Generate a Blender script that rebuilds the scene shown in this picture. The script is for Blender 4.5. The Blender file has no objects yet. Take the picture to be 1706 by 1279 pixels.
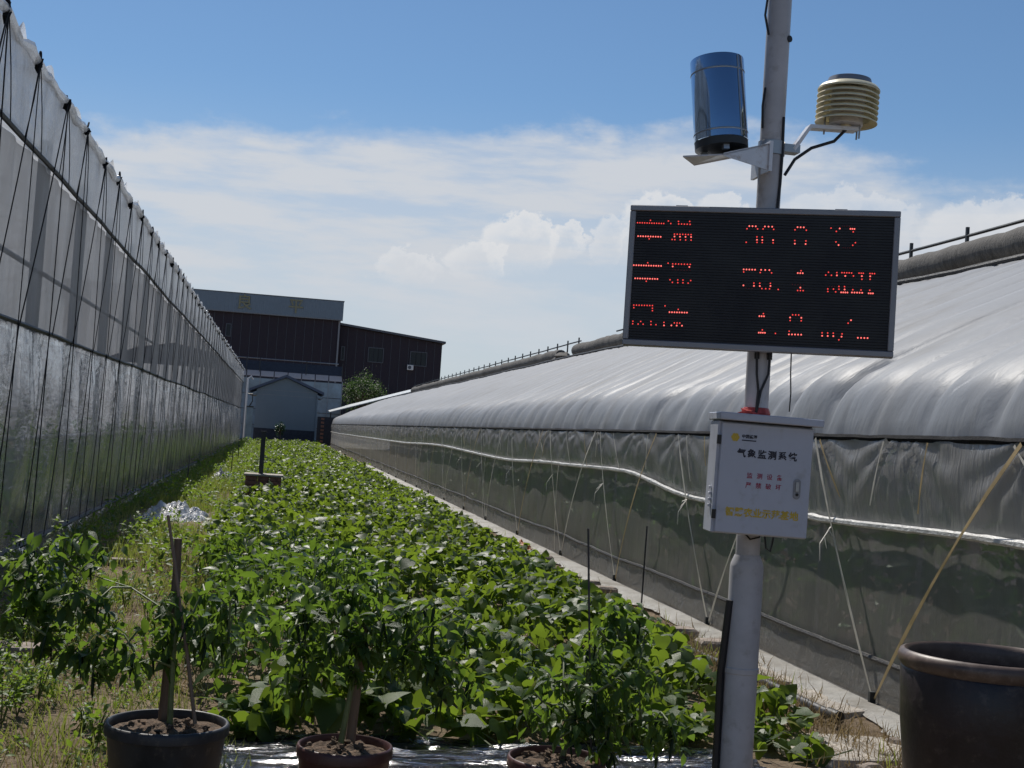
import bpy, math, random
import numpy as np
from mathutils import Vector, Matrix, noise as mnoise
R = math.radians
random.seed(7); rng = np.random.default_rng(7)
scene = bpy.context.scene
COL = scene.collection

# ---------------------------------------------------------------- camera
F_PX, W_PX, H_PX = 2200.0, 1706.0, 1279.0
PSI, TH, RHO, EYE = R(9.839), R(2.343), R(3.8), 1.6
fw = Vector((math.sin(PSI)*math.cos(TH), math.cos(PSI)*math.cos(TH), math.sin(TH)))
r0 = Vector((math.cos(PSI), -math.sin(PSI), 0)); u0 = r0.cross(fw)
rt = r0*math.cos(RHO) + u0*math.sin(RHO); up = -r0*math.sin(RHO) + u0*math.cos(RHO)
cd = bpy.data.cameras.new('camera'); cam = bpy.data.objects.new('camera', cd); COL.objects.link(cam)
cam.matrix_world = Matrix(((rt.x, up.x, -fw.x, 0), (rt.y, up.y, -fw.y, 0), (rt.z, up.z, -fw.z, EYE), (0, 0, 0, 1)))
cd.sensor_width = 36; cd.lens = 36*F_PX/W_PX; cd.clip_end = 3000; cd.clip_start = 0.05
scene.camera = cam
def at(x, y, Y):
    """a point of the place seen at photo pixel x, y, at forward distance Y"""
    d = fw + rt*((x-853)/F_PX) - up*((y-639.5)/F_PX)
    return Vector((0, 0, EYE)) + d*(Y/d.y)

# ---------------------------------------------------------------- sky, sun, exposure
SUN_AZ, SUN_EL = R(-13), R(52)
cy_ = scene.cycles; cy_.max_bounces = 7; cy_.diffuse_bounces = 3; cy_.glossy_bounces = 3; cy_.transmission_bounces = 4; cy_.transparent_max_bounces = 8; cy_.caustics_reflective = False; cy_.caustics_refractive = False
scene.view_settings.view_transform = 'Standard'; scene.view_settings.look = 'None'
scene.view_settings.exposure = 0.0; scene.view_settings.gamma = 1
SKY_STR = 0.08
world = bpy.data.worlds.new('World'); scene.world = world; world.use_nodes = True
nt = world.node_tree; nt.nodes.clear()
class NB:
    """small node-expression builder"""
    def __init__(s, nt): s.nt = nt
    def new(s, t, **k):
        n = s.nt.nodes.new(t)
        for a, b in k.items(): setattr(n, a, b)
        return n
    def put(s, sock, v):
        if isinstance(v, bpy.types.NodeSocket): s.nt.links.new(v, sock)
        elif v is not None: sock.default_value = v
    def m(s, op, a, b=None, c=None, clamp=False):
        n = s.new('ShaderNodeMath', operation=op); n.use_clamp = clamp
        for i, v in enumerate((a, b, c)): s.put(n.inputs[i], v)
        return n.outputs[0]
    def smooth(s, v, a, b, lo=0.0, hi=1.0):
        n = s.new('ShaderNodeMapRange', interpolation_type='SMOOTHSTEP')
        for i, q in enumerate((v, a, b, lo, hi)): s.put(n.inputs[i], q)
        return n.outputs[0]
    def noise(s, vec, scale, detail=4, rough=.5, dist=0.0):
        n = s.new('ShaderNodeTexNoise'); s.put(n.inputs['Vector'], vec)
        n.inputs['Scale'].default_value = scale; n.inputs['Detail'].default_value = detail
        n.inputs['Roughness'].default_value = rough; n.inputs['Distortion'].default_value = dist
        return n.outputs[0]
    def xyz(s, x, y, z=0.0):
        n = s.new('ShaderNodeCombineXYZ')
        for i, v in enumerate((x, y, z)): s.put(n.inputs[i], v)
        return n.outputs[0]
    def mapv(s, vec, scale=(1, 1, 1), loc=(0, 0, 0), rot=(0, 0, 0)):
        n = s.new('ShaderNodeMapping'); s.put(n.inputs[0], vec)
        n.inputs['Location'].default_value = loc; n.inputs['Rotation'].default_value = rot; n.inputs['Scale'].default_value = scale
        return n.outputs[0]
    def mix(s, f, a, b):
        n = s.new('ShaderNodeMix', data_type='RGBA'); s.put(n.inputs[0], f)
        for i, v in ((6, a), (7, b)):
            if isinstance(v, tuple) and len(v) == 3: v = (*v, 1)
            s.put(n.inputs[i], v)
        return n.outputs[2]
    def mul(s, a, f):
        n = s.new('ShaderNodeVectorMath', operation='SCALE'); s.put(n.inputs[0], a); s.put(n.inputs['Scale'], f)
        return n.outputs[0]
    def ramp(s, f, stops):
        n = s.new('ShaderNodeValToRGB'); s.put(n.inputs[0], f); e = n.color_ramp.elements
        while len(e) < len(stops): e.new(.5)
        for q, (p, c) in zip(e, stops): q.position = p; q.color = (*c, 1)
        return n.outputs[0]
b = NB(nt)
sky = b.new('ShaderNodeTexSky', sky_type='NISHITA'); sky.sun_disc = False
sky.sun_elevation = SUN_EL; sky.sun_rotation = SUN_AZ; sky.air_density = 1.0; sky.dust_density = 0.15; sky.ozone_density = 4.5; sky.altitude = 50
geo = b.new('ShaderNodeTexCoord'); sep = b.new('ShaderNodeSeparateXYZ'); nt.links.new(geo.outputs['Generated'], sep.inputs[0])
az = b.m('MULTIPLY', b.m('ARCTAN2', sep.outputs[0], sep.outputs[1]), 57.29578)
el = b.m('MULTIPLY', b.m('ARCSINE', sep.outputs[2]), 57.29578)
# cloud coordinates in degrees; noise taken on the direction so that it has no seam
D = geo.outputs['Generated']
n_big = b.noise(b.mapv(D, (1, 1, 3.2)), 6.0, 6, .55)
n_med = b.noise(b.mapv(D, (1, 1, 1.6)), 17.0, 8, .62)
n_fine = b.noise(b.mapv(D, (1, 1, 1.2), (3.1, 1.7, .4)), 60.0, 6, .65)
n_warp = b.noise(b.mapv(D, (1, 1, 1), (7, 2, 5)), 40.0, 7, .6)
top = b.m('ADD', 12.7, b.m('COSINE', b.m('MULTIPLY', b.m('SUBTRACT', az, 12.0), math.pi/26)))
edge = b.m('ADD', b.m('SUBTRACT', top, el), b.m('ADD', b.m('MULTIPLY', b.m('SUBTRACT', n_big, .5), 4.0), b.m('MULTIPLY', b.m('SUBTRACT', n_med, .5), 2.2)))
band = b.m('MULTIPLY', b.smooth(edge, -.15, 1.1), b.smooth(b.m('ADD', el, b.m('MULTIPLY', b.m('SUBTRACT', n_big, .5), 9.0)), 1.0, 7.5))
streak = b.smooth(b.noise(b.mapv(D, (1, 1, 5.5), (1.3, .2, 2.1)), 7.5, 7, .58), .36, .58, .5, 1.0)
band = b.m('MULTIPLY', b.m('MULTIPLY', band, streak), b.smooth(b.m('ABSOLUTE', b.m('SUBTRACT', az, 10.0)), 45.0, 95.0, 1.0, .15))
tint = b.new('ShaderNodeVectorMath', operation='MULTIPLY'); nt.links.new(sky.outputs[0], tint.inputs[0]); tint.inputs[1].default_value = (.88, 1.0, 1.05)
sk = tint.outputs[0]
haze_f = b.smooth(el, 15.0, 1.0, 0.0, .80)
sk = b.mix(haze_f, sk, (6.9, 7.4, 8.1))
col = b.mix(b.m('MULTIPLY', band, .95), sk, (7.7, 8.05, 8.6))
waz = b.m('ADD', az, b.m('ADD', b.m('MULTIPLY', b.m('SUBTRACT', n_warp, .5), 2.6), b.m('MULTIPLY', b.m('SUBTRACT', n_fine, .5), 1.0)))
wel = b.m('ADD', el, b.m('ADD', b.m('MULTIPLY', b.m('SUBTRACT', n_fine, .5), 1.9), b.m('MULTIPLY', b.m('SUBTRACT', n_warp, .5), 1.5)))
for ca, ce, ra, re, amp in ((9.7, 8.3, 1.75, 1.5, .9), (8.0, 7.5, 1.5, .95, .75), (11.7, 8.6, 1.0, .85, .8), (5.0, 7.1, 1.5, .8, .55),
                            (15.6, 9.5, 1.6, 1.5, .8), (13.6, 8.6, .8, 1.3, .6), (18.3, 9.6, 1.5, 1.4, .7), (23.5, 9.9, 3.2, 1.5, .5), (29.3, 9.4, 2.8, 1.7, .6), (35.5, 8.2, 3.0, 1.6, .5), (-14.0, 7.0, 2.8, 1.3, .4)):
    dx = b.m('DIVIDE', b.m('SUBTRACT', waz, ca), ra); dy = b.m('DIVIDE', b.m('SUBTRACT', wel, ce), re)
    rr = b.m('SQRT', b.m('ADD', b.m('MULTIPLY', dx, dx), b.m('MULTIPLY', dy, dy)))
    body = b.m('MULTIPLY', b.smooth(rr, 1.04, .86), b.smooth(dy, -.95, .55))
    body = b.m('MULTIPLY', body, b.smooth(rr, .1, .95, .35, 1.0))
    col = b.mix(b.m('MULTIPLY', body, amp), col, (9.2, 9.3, 9.5))
bg = b.new('ShaderNodeBackground'); nt.links.new(col, bg.inputs[0]); bg.inputs[1].default_value = SKY_STR
wo = b.new('ShaderNodeOutputWorld'); nt.links.new(bg.outputs[0], wo.inputs[0])

sunvec = Vector((math.sin(SUN_AZ)*math.cos(SUN_EL), math.cos(SUN_AZ)*math.cos(SUN_EL), math.sin(SUN_EL)))
sl = bpy.data.lights.new('sun', 'SUN'); sl.energy = 4.4; sl.angle = R(.55); sl.color = (1, .95, .87)
so = bpy.data.objects.new('sun', sl); COL.objects.link(so); so.rotation_euler = sunvec.to_track_quat('Z', 'Y').to_euler(); so.location = (0, 0, 60)

# ---------------------------------------------------------------- materials
def material(name):
    m = bpy.data.materials.new(name); m.use_nodes = True; m.node_tree.nodes.clear()
    bb = NB(m.node_tree); out = bb.new('ShaderNodeOutputMaterial'); return m, bb, out
def solid(name, c, rough=.6, metal=0.0, var=.25, scale=6.0, bump=0.0, bscale=60.0, dirt=None, stretch=(1, 1, 1), spec=.5, coat=0.0):
    m, bb, out = material(name)
    tc = bb.new('ShaderNodeTexCoord').outputs['Object']; v = bb.mapv(tc, stretch)
    n = bb.noise(v, scale, 6, .6)
    hi = tuple(min(1, x*(1+var)) for x in c); lo = tuple(x*(1-var) for x in c)
    colr = bb.mix(bb.smooth(n, .3, .7), lo, hi)
    if dirt:
        n2 = bb.noise(v, scale*2.7, 7, .7)
        colr = bb.mix(bb.smooth(n2, .52, .72, 0, .8), colr, dirt)
    p = bb.new('ShaderNodeBsdfPrincipled'); bb.put(p.inputs['Base Color'], colr)
    bb.put(p.inputs['Roughness'], bb.smooth(n, .2, .8, max(.03, rough-.1), min(1, rough+.1))); p.inputs['Metallic'].default_value = metal
    p.inputs['Specular IOR Level'].default_value = spec; p.inputs['Coat Weight'].default_value = coat
    if bump:
        bn = bb.new('ShaderNodeBump'); bn.inputs['Strength'].default_value = bump; bn.inputs['Distance'].default_value = .02
        bb.put(bn.inputs['Height'], bb.noise(v, bscale, 5, .6)); bb.put(p.inputs['Normal'], bn.outputs[0])
    bb.put(out.inputs[0], p.outputs[0]); return m
def leafmat(name, dark, light, trans, rough=.38, dry=None, dryamt=0.0, spec=.5):
    m, bb, out = material(name)
    g = bb.new('ShaderNodeNewGeometry'); rnd = g.outputs['Random Per Island']
    oi = bb.new('ShaderNodeObjectInfo').outputs['Random']
    f = bb.m('FRACT', bb.m('ADD', rnd, oi))
    c = bb.mix(f, dark, light)
    if dry: c = bb.mix(bb.m('MULTIPLY', bb.m('GREATER_THAN', bb.m('FRACT', bb.m('MULTIPLY', f, 37.3)), 1-dryamt), .85), c, dry)
    tc = bb.new('ShaderNodeTexCoord').outputs['Object']
    c = bb.mix(bb.smooth(bb.noise(tc, 35, 3), .35, .7, 0, .25), c, tuple(x*.6 for x in dark))
    p = bb.new('ShaderNodeBsdfPrincipled'); bb.put(p.inputs['Base Color'], c); p.inputs['Roughness'].default_value = rough
    p.inputs['Specular IOR Level'].default_value = spec*.75
    bn = bb.new('ShaderNodeBump'); bn.inputs['Strength'].default_value = .35; bn.inputs['Distance'].default_value = .004
    bb.put(bn.inputs['Height'], bb.noise(tc, 120, 3)); bb.put(p.inputs['Normal'], bn.outputs[0])
    t = bb.new('ShaderNodeBsdfTranslucent'); bb.put(t.inputs[0], bb.mix(f, trans, tuple(x*1.25 for x in trans)))
    mx = bb.new('ShaderNodeMixShader'); mx.inputs[0].default_value = .39
    bb.put(mx.inputs[1], p.outputs[0]); bb.put(mx.inputs[2], t.outputs[0]); bb.put(out.inputs[0], mx.outputs[0]); return m
def film(name, c, clear, translucent, gloss, rough, bump=.4, wr=((1, 6, 2), 3.0), dirt=0.0, fine=((1, 30, 4), 4.0), bd=.05, cap=1.0):
    """plastic sheet: partly see-through, partly diffuse both ways, with a shiny wrinkled skin"""
    m, bb, out = material(name)
    tc = bb.new('ShaderNodeTexCoord').outputs['Object']
    h1 = bb.noise(bb.mapv(tc, *[wr[0]]), wr[1], 5, .55, .6); h2 = bb.noise(bb.mapv(tc, fine[0], rot=(.5, 0, 0)), fine[1], 4, .6, 1.0)
    bn = bb.new('ShaderNodeBump'); bn.inputs['Strength'].default_value = bump; bn.inputs['Distance'].default_value = bd
    bb.put(bn.inputs['Height'], bb.m('ADD', h1, bb.m('MULTIPLY', h2, .35)))
    n = bb.noise(bb.mapv(tc, (1, 1.4, .5)), 1.1, 7, .65)
    colr = bb.mix(bb.smooth(n, .4, .75, 0, dirt), c, (.22, .19, .15))
    df = bb.new('ShaderNodeBsdfDiffuse'); bb.put(df.inputs[0], colr)
    tr = bb.new('ShaderNodeBsdfTranslucent'); bb.put(tr.inputs[0], colr)
    a = bb.new('ShaderNodeMixShader'); a.inputs[0].default_value = translucent; bb.put(a.inputs[1], df.outputs[0]); bb.put(a.inputs[2], tr.outputs[0])
    tp = bb.new('ShaderNodeBsdfTransparent'); tp.inputs[0].default_value = (.93, .94, .95, 1)
    c2 = bb.new('ShaderNodeMixShader'); bb.put(c2.inputs[0], bb.smooth(n, .3, .7, min(1, clear+.1), max(0, clear-.1)))
    bb.put(c2.inputs[1], a.outputs[0]); bb.put(c2.inputs[2], tp.outputs[0])
    gl = bb.new('ShaderNodeBsdfGlossy'); gl.inputs[0].default_value = (1, 1, 1, 1); gl.inputs['Roughness'].default_value = rough
    bb.put(gl.inputs['Normal'], bn.outputs[0]); bb.put(df.inputs['Normal'], bn.outputs[0])
    fr = bb.new('ShaderNodeFresnel'); fr.inputs[0].default_value = 1.45; bb.put(fr.inputs['Normal'], bn.outputs[0])
    d2 = bb.new('ShaderNodeMixShader'); bb.put(d2.inputs[0], bb.m('MINIMUM', bb.m('MULTIPLY', fr.outputs[0], gloss), cap))
    bb.put(d2.inputs[1], c2.outputs[0]); bb.put(d2.inputs[2], gl.outputs[0]); bb.put(out.inputs[0], d2.outputs[0]); return m

MT = {}
MT['leaf'] = leafmat('sweet_potato_leaf', (.030, .064, .014), (.092, .140, .028), (.24, .35, .030), .46, (.22, .22, .05), .03)
MT['pepperleaf'] = leafmat('pepper_leaf', (.028, .064, .016), (.065, .12, .028), (.18, .30, .03), .42)
MT['pod'] = leafmat('pepper_pod', (.012, .04, .012), (.02, .06, .016), (.02, .06, .01), .3)
MT['grass'] = leafmat('weed_blades', (.06, .11, .022), (.15, .18, .045), (.32, .38, .07), .5, (.42, .34, .14), .40)
MT['weed'] = leafmat('weed_leaves', (.04, .09, .02), (.10, .16, .03), (.25, .38, .035), .5)
MT['dry'] = leafmat('dry_straw', (.20, .14, .075), (.36, .27, .15), (.2, .15, .07), .7)
MT['inleaf'] = leafmat('greenhouse_crop_leaf', (.03, .08, .02), (.06, .14, .03), (.12, .28, .03), .5)
MT['treeleaf'] = leafmat('tree_leaf', (.02, .05, .016), (.045, .09, .026), (.08, .15, .03), .5)
MT['stem'] = solid('green_stem', (.13, .16, .06), .6, scale=20)
MT['bark'] = solid('weathered_wood', (.15, .105, .075), .85, var=.4, scale=14, bump=.6, bscale=50, stretch=(1, 1, .12))
MT['bamboo'] = solid('dry_bamboo', (.2, .14, .1), .6, var=.35, scale=12, stretch=(1, 1, .15))
MT['roof_film'] = film('milky_roof_film', (.57, .60, .65), .06, .5, .28, .42, .30, ((.6, 2.2, .6), 1.3), .45, ((2.0, 5, 2.0), 1.6), .06, .06)
MT['side_film'] = film('side_film', (.52, .515, .51), .22, .45, .8, .2, .4, ((1, 6, .7), 2.4), .3, ((1, 16, 2), 2.2), .05, .3)
MT['side_net'] = film('vent_screen', (.47, .455, .435), .52, .3, .3, .3, .2, ((1, 5, .6), 1.5), .4, cap=.12)
MT['base_film'] = film('base_film', (.32, .315, .30), .30, .4, .7, .2, .5, ((1, 3, 5), 2.2), .5, bd=.06, cap=.25)
MT['white_sheet'] = film('white_ground_sheet', (.50, .485, .45), .0, .1, .25, .45, .8, ((3, 2, 1), 3.0), 1.0, cap=.12)
MT['l_upper'] = film('weathered_upper_film', (.74, .76, .79), .24, .6, .9, .2, .6, ((1, 3, 1.5), 2.0), .4, ((1, 8, 8), 2.0), .10, .4)
MT['l_net'] = film('grey_insect_net', (.34, .345, .355), .34, .55, .12, .4, .15, ((1, 9, .3), 1.6), .35, cap=.08)
MT['l_lower'] = film('clear_wrinkled_film', (.33, .36, .40), .36, .42, 1.5, .09, .3, ((1, 2, 1.2), 1.2), .2, ((1, 2.5, 7), 1.8), .10, .45)
MT['rope'] = solid('black_rope', (.010, .010, .012), .85, bump=.4, spec=.2)
MT['strap'] = solid('pale_strap', (.62, .58, .50), .45, var=.2)
MT['ystrap'] = solid('sun_faded_strap', (.46, .34, .17), .45, var=.25)
MT['black_batten'] = solid('dark_batten', (.03, .028, .027), .55, var=.4, scale=30, bump=.5, bscale=40)
MT['white_roll'] = solid('rolled_white_film', (.66, .65, .62), .35, var=.15, scale=20, bump=.8, bscale=25, dirt=(.4, .37, .32), stretch=(1, .5, 1))
MT['quilt'] = solid('grey_quilt', (.12, .112, .102), .9, var=.35, scale=5, bump=.9, bscale=14, stretch=(1, 3, 1))
MT['steel'] = solid('galvanised_steel', (.34, .35, .36), .38, .85, var=.15, scale=8)
MT['dark_steel'] = solid('dark_painted_steel', (.035, .04, .042), .5, .3)
MT['pole'] = solid('pale_grey_paint', (.47, .46, .47), .42, var=.10, scale=5, dirt=(.34, .32, .31), spec=.4)
MT['frame'] = solid('grey_aluminium', (.25, .255, .275), .42, .45, var=.06, scale=3)
MT['screen'] = solid('black_display_face', (.008, .009, .014), .5, var=.2)
MT['cabinet'] = solid('white_powder_coat', (.49, .51, .575), .35, var=.04, scale=4, dirt=(.40, .41, .43), spec=.4)
MT['black'] = solid('black_rubber', (.012, .012, .014), .5)
MT['ink'] = solid('black_print', (.02, .02, .035), .6, var=.1)
MT['redink'] = solid('red_print', (.36, .02, .06), .6, var=.15)
MT['yellowink'] = solid('yellow_print', (.62, .43, .05), .6, var=.15)
MT['chrome'] = solid('polished_steel', (.30, .40, .53), .06, 1.0, var=.05, scale=2)
MT['cream'] = solid('aged_cream_plastic', (.78, .71, .49), .45, var=.1, scale=8, dirt=(.6, .5, .28))
MT['plate'] = solid('white_sheet_steel', (.66, .66, .68), .35, .2, var=.08, dirt=(.4, .3, .22))
MT['redtape'] = solid('red_tape', (.42, .06, .05), .4, var=.3, scale=30)
MT['pot_black'] = solid('black_plastic', (.028, .028, .032), .5, var=.3, scale=9, dirt=(.10, .085, .07))
MT['pot_brown'] = solid('dark_red_plastic', (.075, .028, .026), .45, var=.25, scale=9, dirt=(.12, .08, .06))
MT['pot_glaze'] = solid('brown_glazed_clay', (.022, .015, .016), .42, var=.35, scale=5, dirt=(.075, .058, .05), bump=.15, bscale=20)
MT['pot_rim'] = solid('paler_clay_rim', (.12, .085, .068), .42, var=.3, scale=8, dirt=(.20, .15, .12))  # rim colour set paler than the glazed pot wall
MT['soil'] = solid('potting_soil', (.13, .085, .055), .95, var=.5, scale=30, bump=1.0, bscale=60, dirt=(.3, .22, .15))
MT['brick'] = solid('red_brick', (.26, .13, .095), .9, var=.35, scale=12, bump=.6, bscale=40, dirt=(.3, .27, .22))
MT['stone'] = solid('rubble', (.30, .25, .21), .95, var=.35, scale=9, bump=.8, bscale=30)
MT['concrete'] = solid('worn_concrete', (.42, .38, .33), .9, var=.2, scale=5, bump=.7, bscale=30, dirt=(.22, .18, .14))
MT['hose'] = solid('black_hose', (.04, .04, .045), .5, var=.4, scale=20, dirt=(.2, .17, .14))
MT['mulch'] = film('black_mulch_film', (.012, .012, .015), .0, .02, 2.0, .16, 1.0, ((.8, 14, 3), 2.0), .06, ((1, 40, 4), 2.0), .10, .8)
MT['crumple'] = film('crumpled_pale_plastic', (.66, .66, .66), .06, .25, 1.0, .25, .8, ((4, 4, 4), 3.0), .3)
MT['orange'] = solid('orange_bag', (.55, .22, .09), .4, var=.35, scale=30, bump=.8)
MT['bluebag'] = solid('blue_bag', (.25, .36, .5), .35, var=.3, scale=30, bump=.8)
MT['wall_dark'] = solid('dark_brick_red_cladding', (.034, .026, .036), .8, var=.12, scale=1.5)
MT['fascia'] = solid('blue_grey_cladding', (.20, .255, .31), .5, .1, var=.08, scale=1.2)
MT['trim'] = solid('grey_trim', (.25, .26, .28), .5, var=.1)
MT['roofedge'] = solid('dark_roof_edge', (.09, .10, .12), .5, var=.1)
MT['glass'] = solid('dark_glass', (.010, .018, .022), .5, 0, var=.2, scale=2)
MT['greenglass'] = solid('greenhouse_glass', (.20, .27, .33), .12, 0, var=.25, scale=1.2)
MT['shedwall'] = solid('pale_blue_sandwich_panel', (.17, .215, .255), .5, var=.05, scale=1)
MT['shedroof'] = solid('blue_shed_roof', (.06, .08, .13), .5, var=.15)
MT['plinth'] = solid('dark_plinth', (.035, .04, .055), .8, var=.3)
MT['white_curtain'] = film('white_shade_cloth', (.74, .72, .74), .05, .75, .2, .5, .2)
MT['goldink'] = solid('faded_gold_letters', (.26, .25, .15), .5, var=.2)
MT['panelroof'] = solid('pale_metal_roof', (.36, .38, .39), .4, .3, var=.1)
MT['insidewall'] = solid('inner_wall', (.30, .27, .24), .9, var=.25, scale=2)
MT['emit'], _b, _o = material('lit_red_diode'); _e = _b.new('ShaderNodeEmission'); _e.inputs[0].default_value = (1, .075, .07, 1); _e.inputs[1].default_value = 1.25; _b.put(_o.inputs[0], _e.outputs[0])
MT['emit2'], _b, _o = material('bright_red_diode'); _e = _b.new('ShaderNodeEmission'); _e.inputs[0].default_value = (1, .17, .15, 1); _e.inputs[1].default_value = 1.6; _b.put(_o.inputs[0], _e.outputs[0])
# ground: dry earth with darker damp and pale dusty patches
m, bb, out = material('earth'); tc = bb.new('ShaderNodeTexCoord').outputs['Object']
n1 = bb.noise(tc, .9, 8, .65); n2 = bb.noise(tc, 14, 7, .7); n3 = bb.noise(tc, 70, 4, .6)
c = bb.ramp(bb.m('ADD', bb.m('MULTIPLY', n1, .5), bb.m('MULTIPLY', n2, .5)), [(.3, (.07, .052, .036)), (.45, (.17, .125, .085)), (.58, (.27, .21, .145)), (.72, (.44, .37, .28))])
p = bb.new('ShaderNodeBsdfPrincipled'); bb.put(p.inputs['Base Color'], c); p.inputs['Roughness'].default_value = .95; p.inputs['Specular IOR Level'].default_value = .15
bn = bb.new('ShaderNodeBump'); bn.inputs['Strength'].default_value = .9; bn.inputs['Distance'].default_value = .04
bb.put(bn.inputs['Height'], bb.m('ADD', n2, bb.m('MULTIPLY', n3, .4))); bb.put(p.inputs['Normal'], bn.outputs[0]); bb.put(out.inputs[0], p.outputs[0]); MT['earth'] = m

# ---------------------------------------------------------------- mesh helpers
class MB:
    def __init__(s): s.v = []; s.f = []
    def add(s, vs, fs):
        o = len(s.v); s.v += [tuple(q) for q in vs]; s.f += [tuple(i+o for i in f) for f in fs]; return s
    def box(s, x0, x1, y0, y1, z0, z1, bev=0.0):
        if not bev:
            vs = [(x, y, z) for z in (z0, z1) for y in (y0, y1) for x in (x0, x1)]
            return s.add(vs, [(0, 2, 3, 1), (4, 5, 7, 6), (0, 1, 5, 4), (2, 6, 7, 3), (0, 4, 6, 2), (1, 3, 7, 5)])
        e = bev; X = (x0, x1); Y = (y0, y1); Z = (z0, z1); vs = []; ix = {}
        for i in (0, 1):
            for j in (0, 1):
                for k in (0, 1):
                    sx, sy, sz = 1-2*i, 1-2*j, 1-2*k
                    for a, d in (('x', (0, sy*e, sz*e)), ('y', (sx*e, 0, sz*e)), ('z', (sx*e, sy*e, 0))):
                        ix[i, j, k, a] = len(vs); vs.append((X[i]+d[0], Y[j]+d[1], Z[k]+d[2]))
        fs = []
        for i in (0, 1):
            q = [ix[i, 0, 0, 'x'], ix[i, 1, 0, 'x'], ix[i, 1, 1, 'x'], ix[i, 0, 1, 'x']]; fs.append(q[::1 if i else -1])
            q = [ix[0, i, 0, 'y'], ix[1, i, 0, 'y'], ix[1, i, 1, 'y'], ix[0, i, 1, 'y']]; fs.append(q[::-1 if i else 1])
            q = [ix[0, 0, i, 'z'], ix[1, 0, i, 'z'], ix[1, 1, i, 'z'], ix[0, 1, i, 'z']]; fs.append(q[::1 if i else -1])
        for i in (0, 1):
            for j in (0, 1):
                fs.append((ix[i, j, 0, 'x'], ix[i, j, 1, 'x'], ix[i, j, 1, 'y'], ix[i, j, 0, 'y']))
                fs.append((ix[i, 0, j, 'x'], ix[i, 1, j, 'x'], ix[i, 1, j, 'z'], ix[i, 0, j, 'z']))
                fs.append((ix[0, i, j, 'y'], ix[1, i, j, 'y'], ix[1, i, j, 'z'], ix[0, i, j, 'z']))
                for k in (0, 1): fs.append((ix[i, j, k, 'x'], ix[i, j, k, 'y'], ix[i, j, k, 'z']))
        return s.add(vs, fs)
    def tube(s, pts, r, n=8, cap=True):
        pts = [Vector(p) for p in pts]; rs = r if isinstance(r, (list, tuple)) else [r]*len(pts)
        vs = []; fs = []; prev = None
        for i, p in enumerate(pts):
            t = (pts[min(i+1, len(pts)-1)]-pts[max(i-1, 0)]).normalized()
            a = Vector((0, 0, 1)) if abs(t.z) < .9 else Vector((1, 0, 0))
            if prev is None: u = t.cross(a).normalized()
            else: u = (prev - t*prev.dot(t)).normalized()
            prev = u; w = t.cross(u)
            for k in range(n):
                an = 2*math.pi*k/n; vs.append(p+(u*math.cos(an)+w*math.sin(an))*rs[i])
        for i in range(len(pts)-1):
            for k in range(n):
                k2 = (k+1) % n; fs.append((i*n+k, i*n+k2, (i+1)*n+k2, (i+1)*n+k))
        if cap: fs += [tuple(range(n))[::-1], tuple((len(pts)-1)*n+k for k in range(n))]
        return s.add(vs, fs)
    def lathe(s, prof, c=(0, 0, 0), n=28, sx=1.0, closed=False):
        vs = []; fs = []
        for r, z in prof:
            for k in range(n):
                a = 2*math.pi*k/n; vs.append((c[0]+r*math.cos(a)*sx, c[1]+r*math.sin(a), c[2]+z))
        m = len(prof)
        for i in range(m-1 if not closed else m):
            j = (i+1) % m
            for k in range(n):
                k2 = (k+1) % n; fs.append((i*n+k, i*n+k2, j*n+k2, j*n+k))
        return s.add(vs, fs)
    def ribbon(s, pts, w, thick=.002, axis=Vector((0, 1, 0))):
        pts = [Vector(p) for p in pts]; vs = []; fs = []
        for i, p in enumerate(pts):
            t = (pts[min(i+1, len(pts)-1)]-pts[max(i-1, 0)]).normalized(); sd = (axis - t*axis.dot(t)).normalized()
            nn = t.cross(sd).normalized(); ww = w[i] if isinstance(w, (list, tuple)) else w
            vs += [p-sd*ww/2-nn*thick/2, p+sd*ww/2-nn*thick/2, p+sd*ww/2+nn*thick/2, p-sd*ww/2+nn*thick/2]
        for i in range(len(pts)-1):
            for k in range(4):
                k2 = (k+1) % 4; fs.append((i*4+k, i*4+k2, (i+1)*4+k2, (i+1)*4+k))
        L = (len(pts)-1)*4; fs += [(3, 2, 1, 0), (L, L+1, L+2, L+3)]
        return s.add(vs, fs)
    def blob(s, c, rx, ry, rz, amp=.25, seed=0, nu=9, nv=6, sc=1.5):
        vs = []; fs = []
        for j in range(nv+1):
            ph = math.pi*j/nv
            for i in range(nu):
                th = 2*math.pi*i/nu; d = Vector((math.sin(ph)*math.cos(th), math.sin(ph)*math.sin(th), math.cos(ph)))
                k = 1+amp*mnoise.noise(d*sc+Vector((seed*3.7, seed*1.3, 0)))*2
                vs.append((c[0]+d.x*rx*k, c[1]+d.y*ry*k, c[2]+d.z*rz*k))
        for j in range(nv):
            for i in range(nu):
                i2 = (i+1) % nu; fs.append((j*nu+i, (j+1)*nu+i, (j+1)*nu+i2, j*nu+i2))
        return s.add(vs, fs)
    def grid(s, us, ws, fn):
        us = list(us); ws = list(ws); vs = [fn(u, w) for u in us for w in ws]; n = len(ws)
        return s.add(vs, [(i*n+j, (i+1)*n+j, (i+1)*n+j+1, i*n+j+1) for i in range(len(us)-1) for j in range(n-1)])
    def flip(s): s.f = [f[::-1] for f in s.f]; return s
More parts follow.
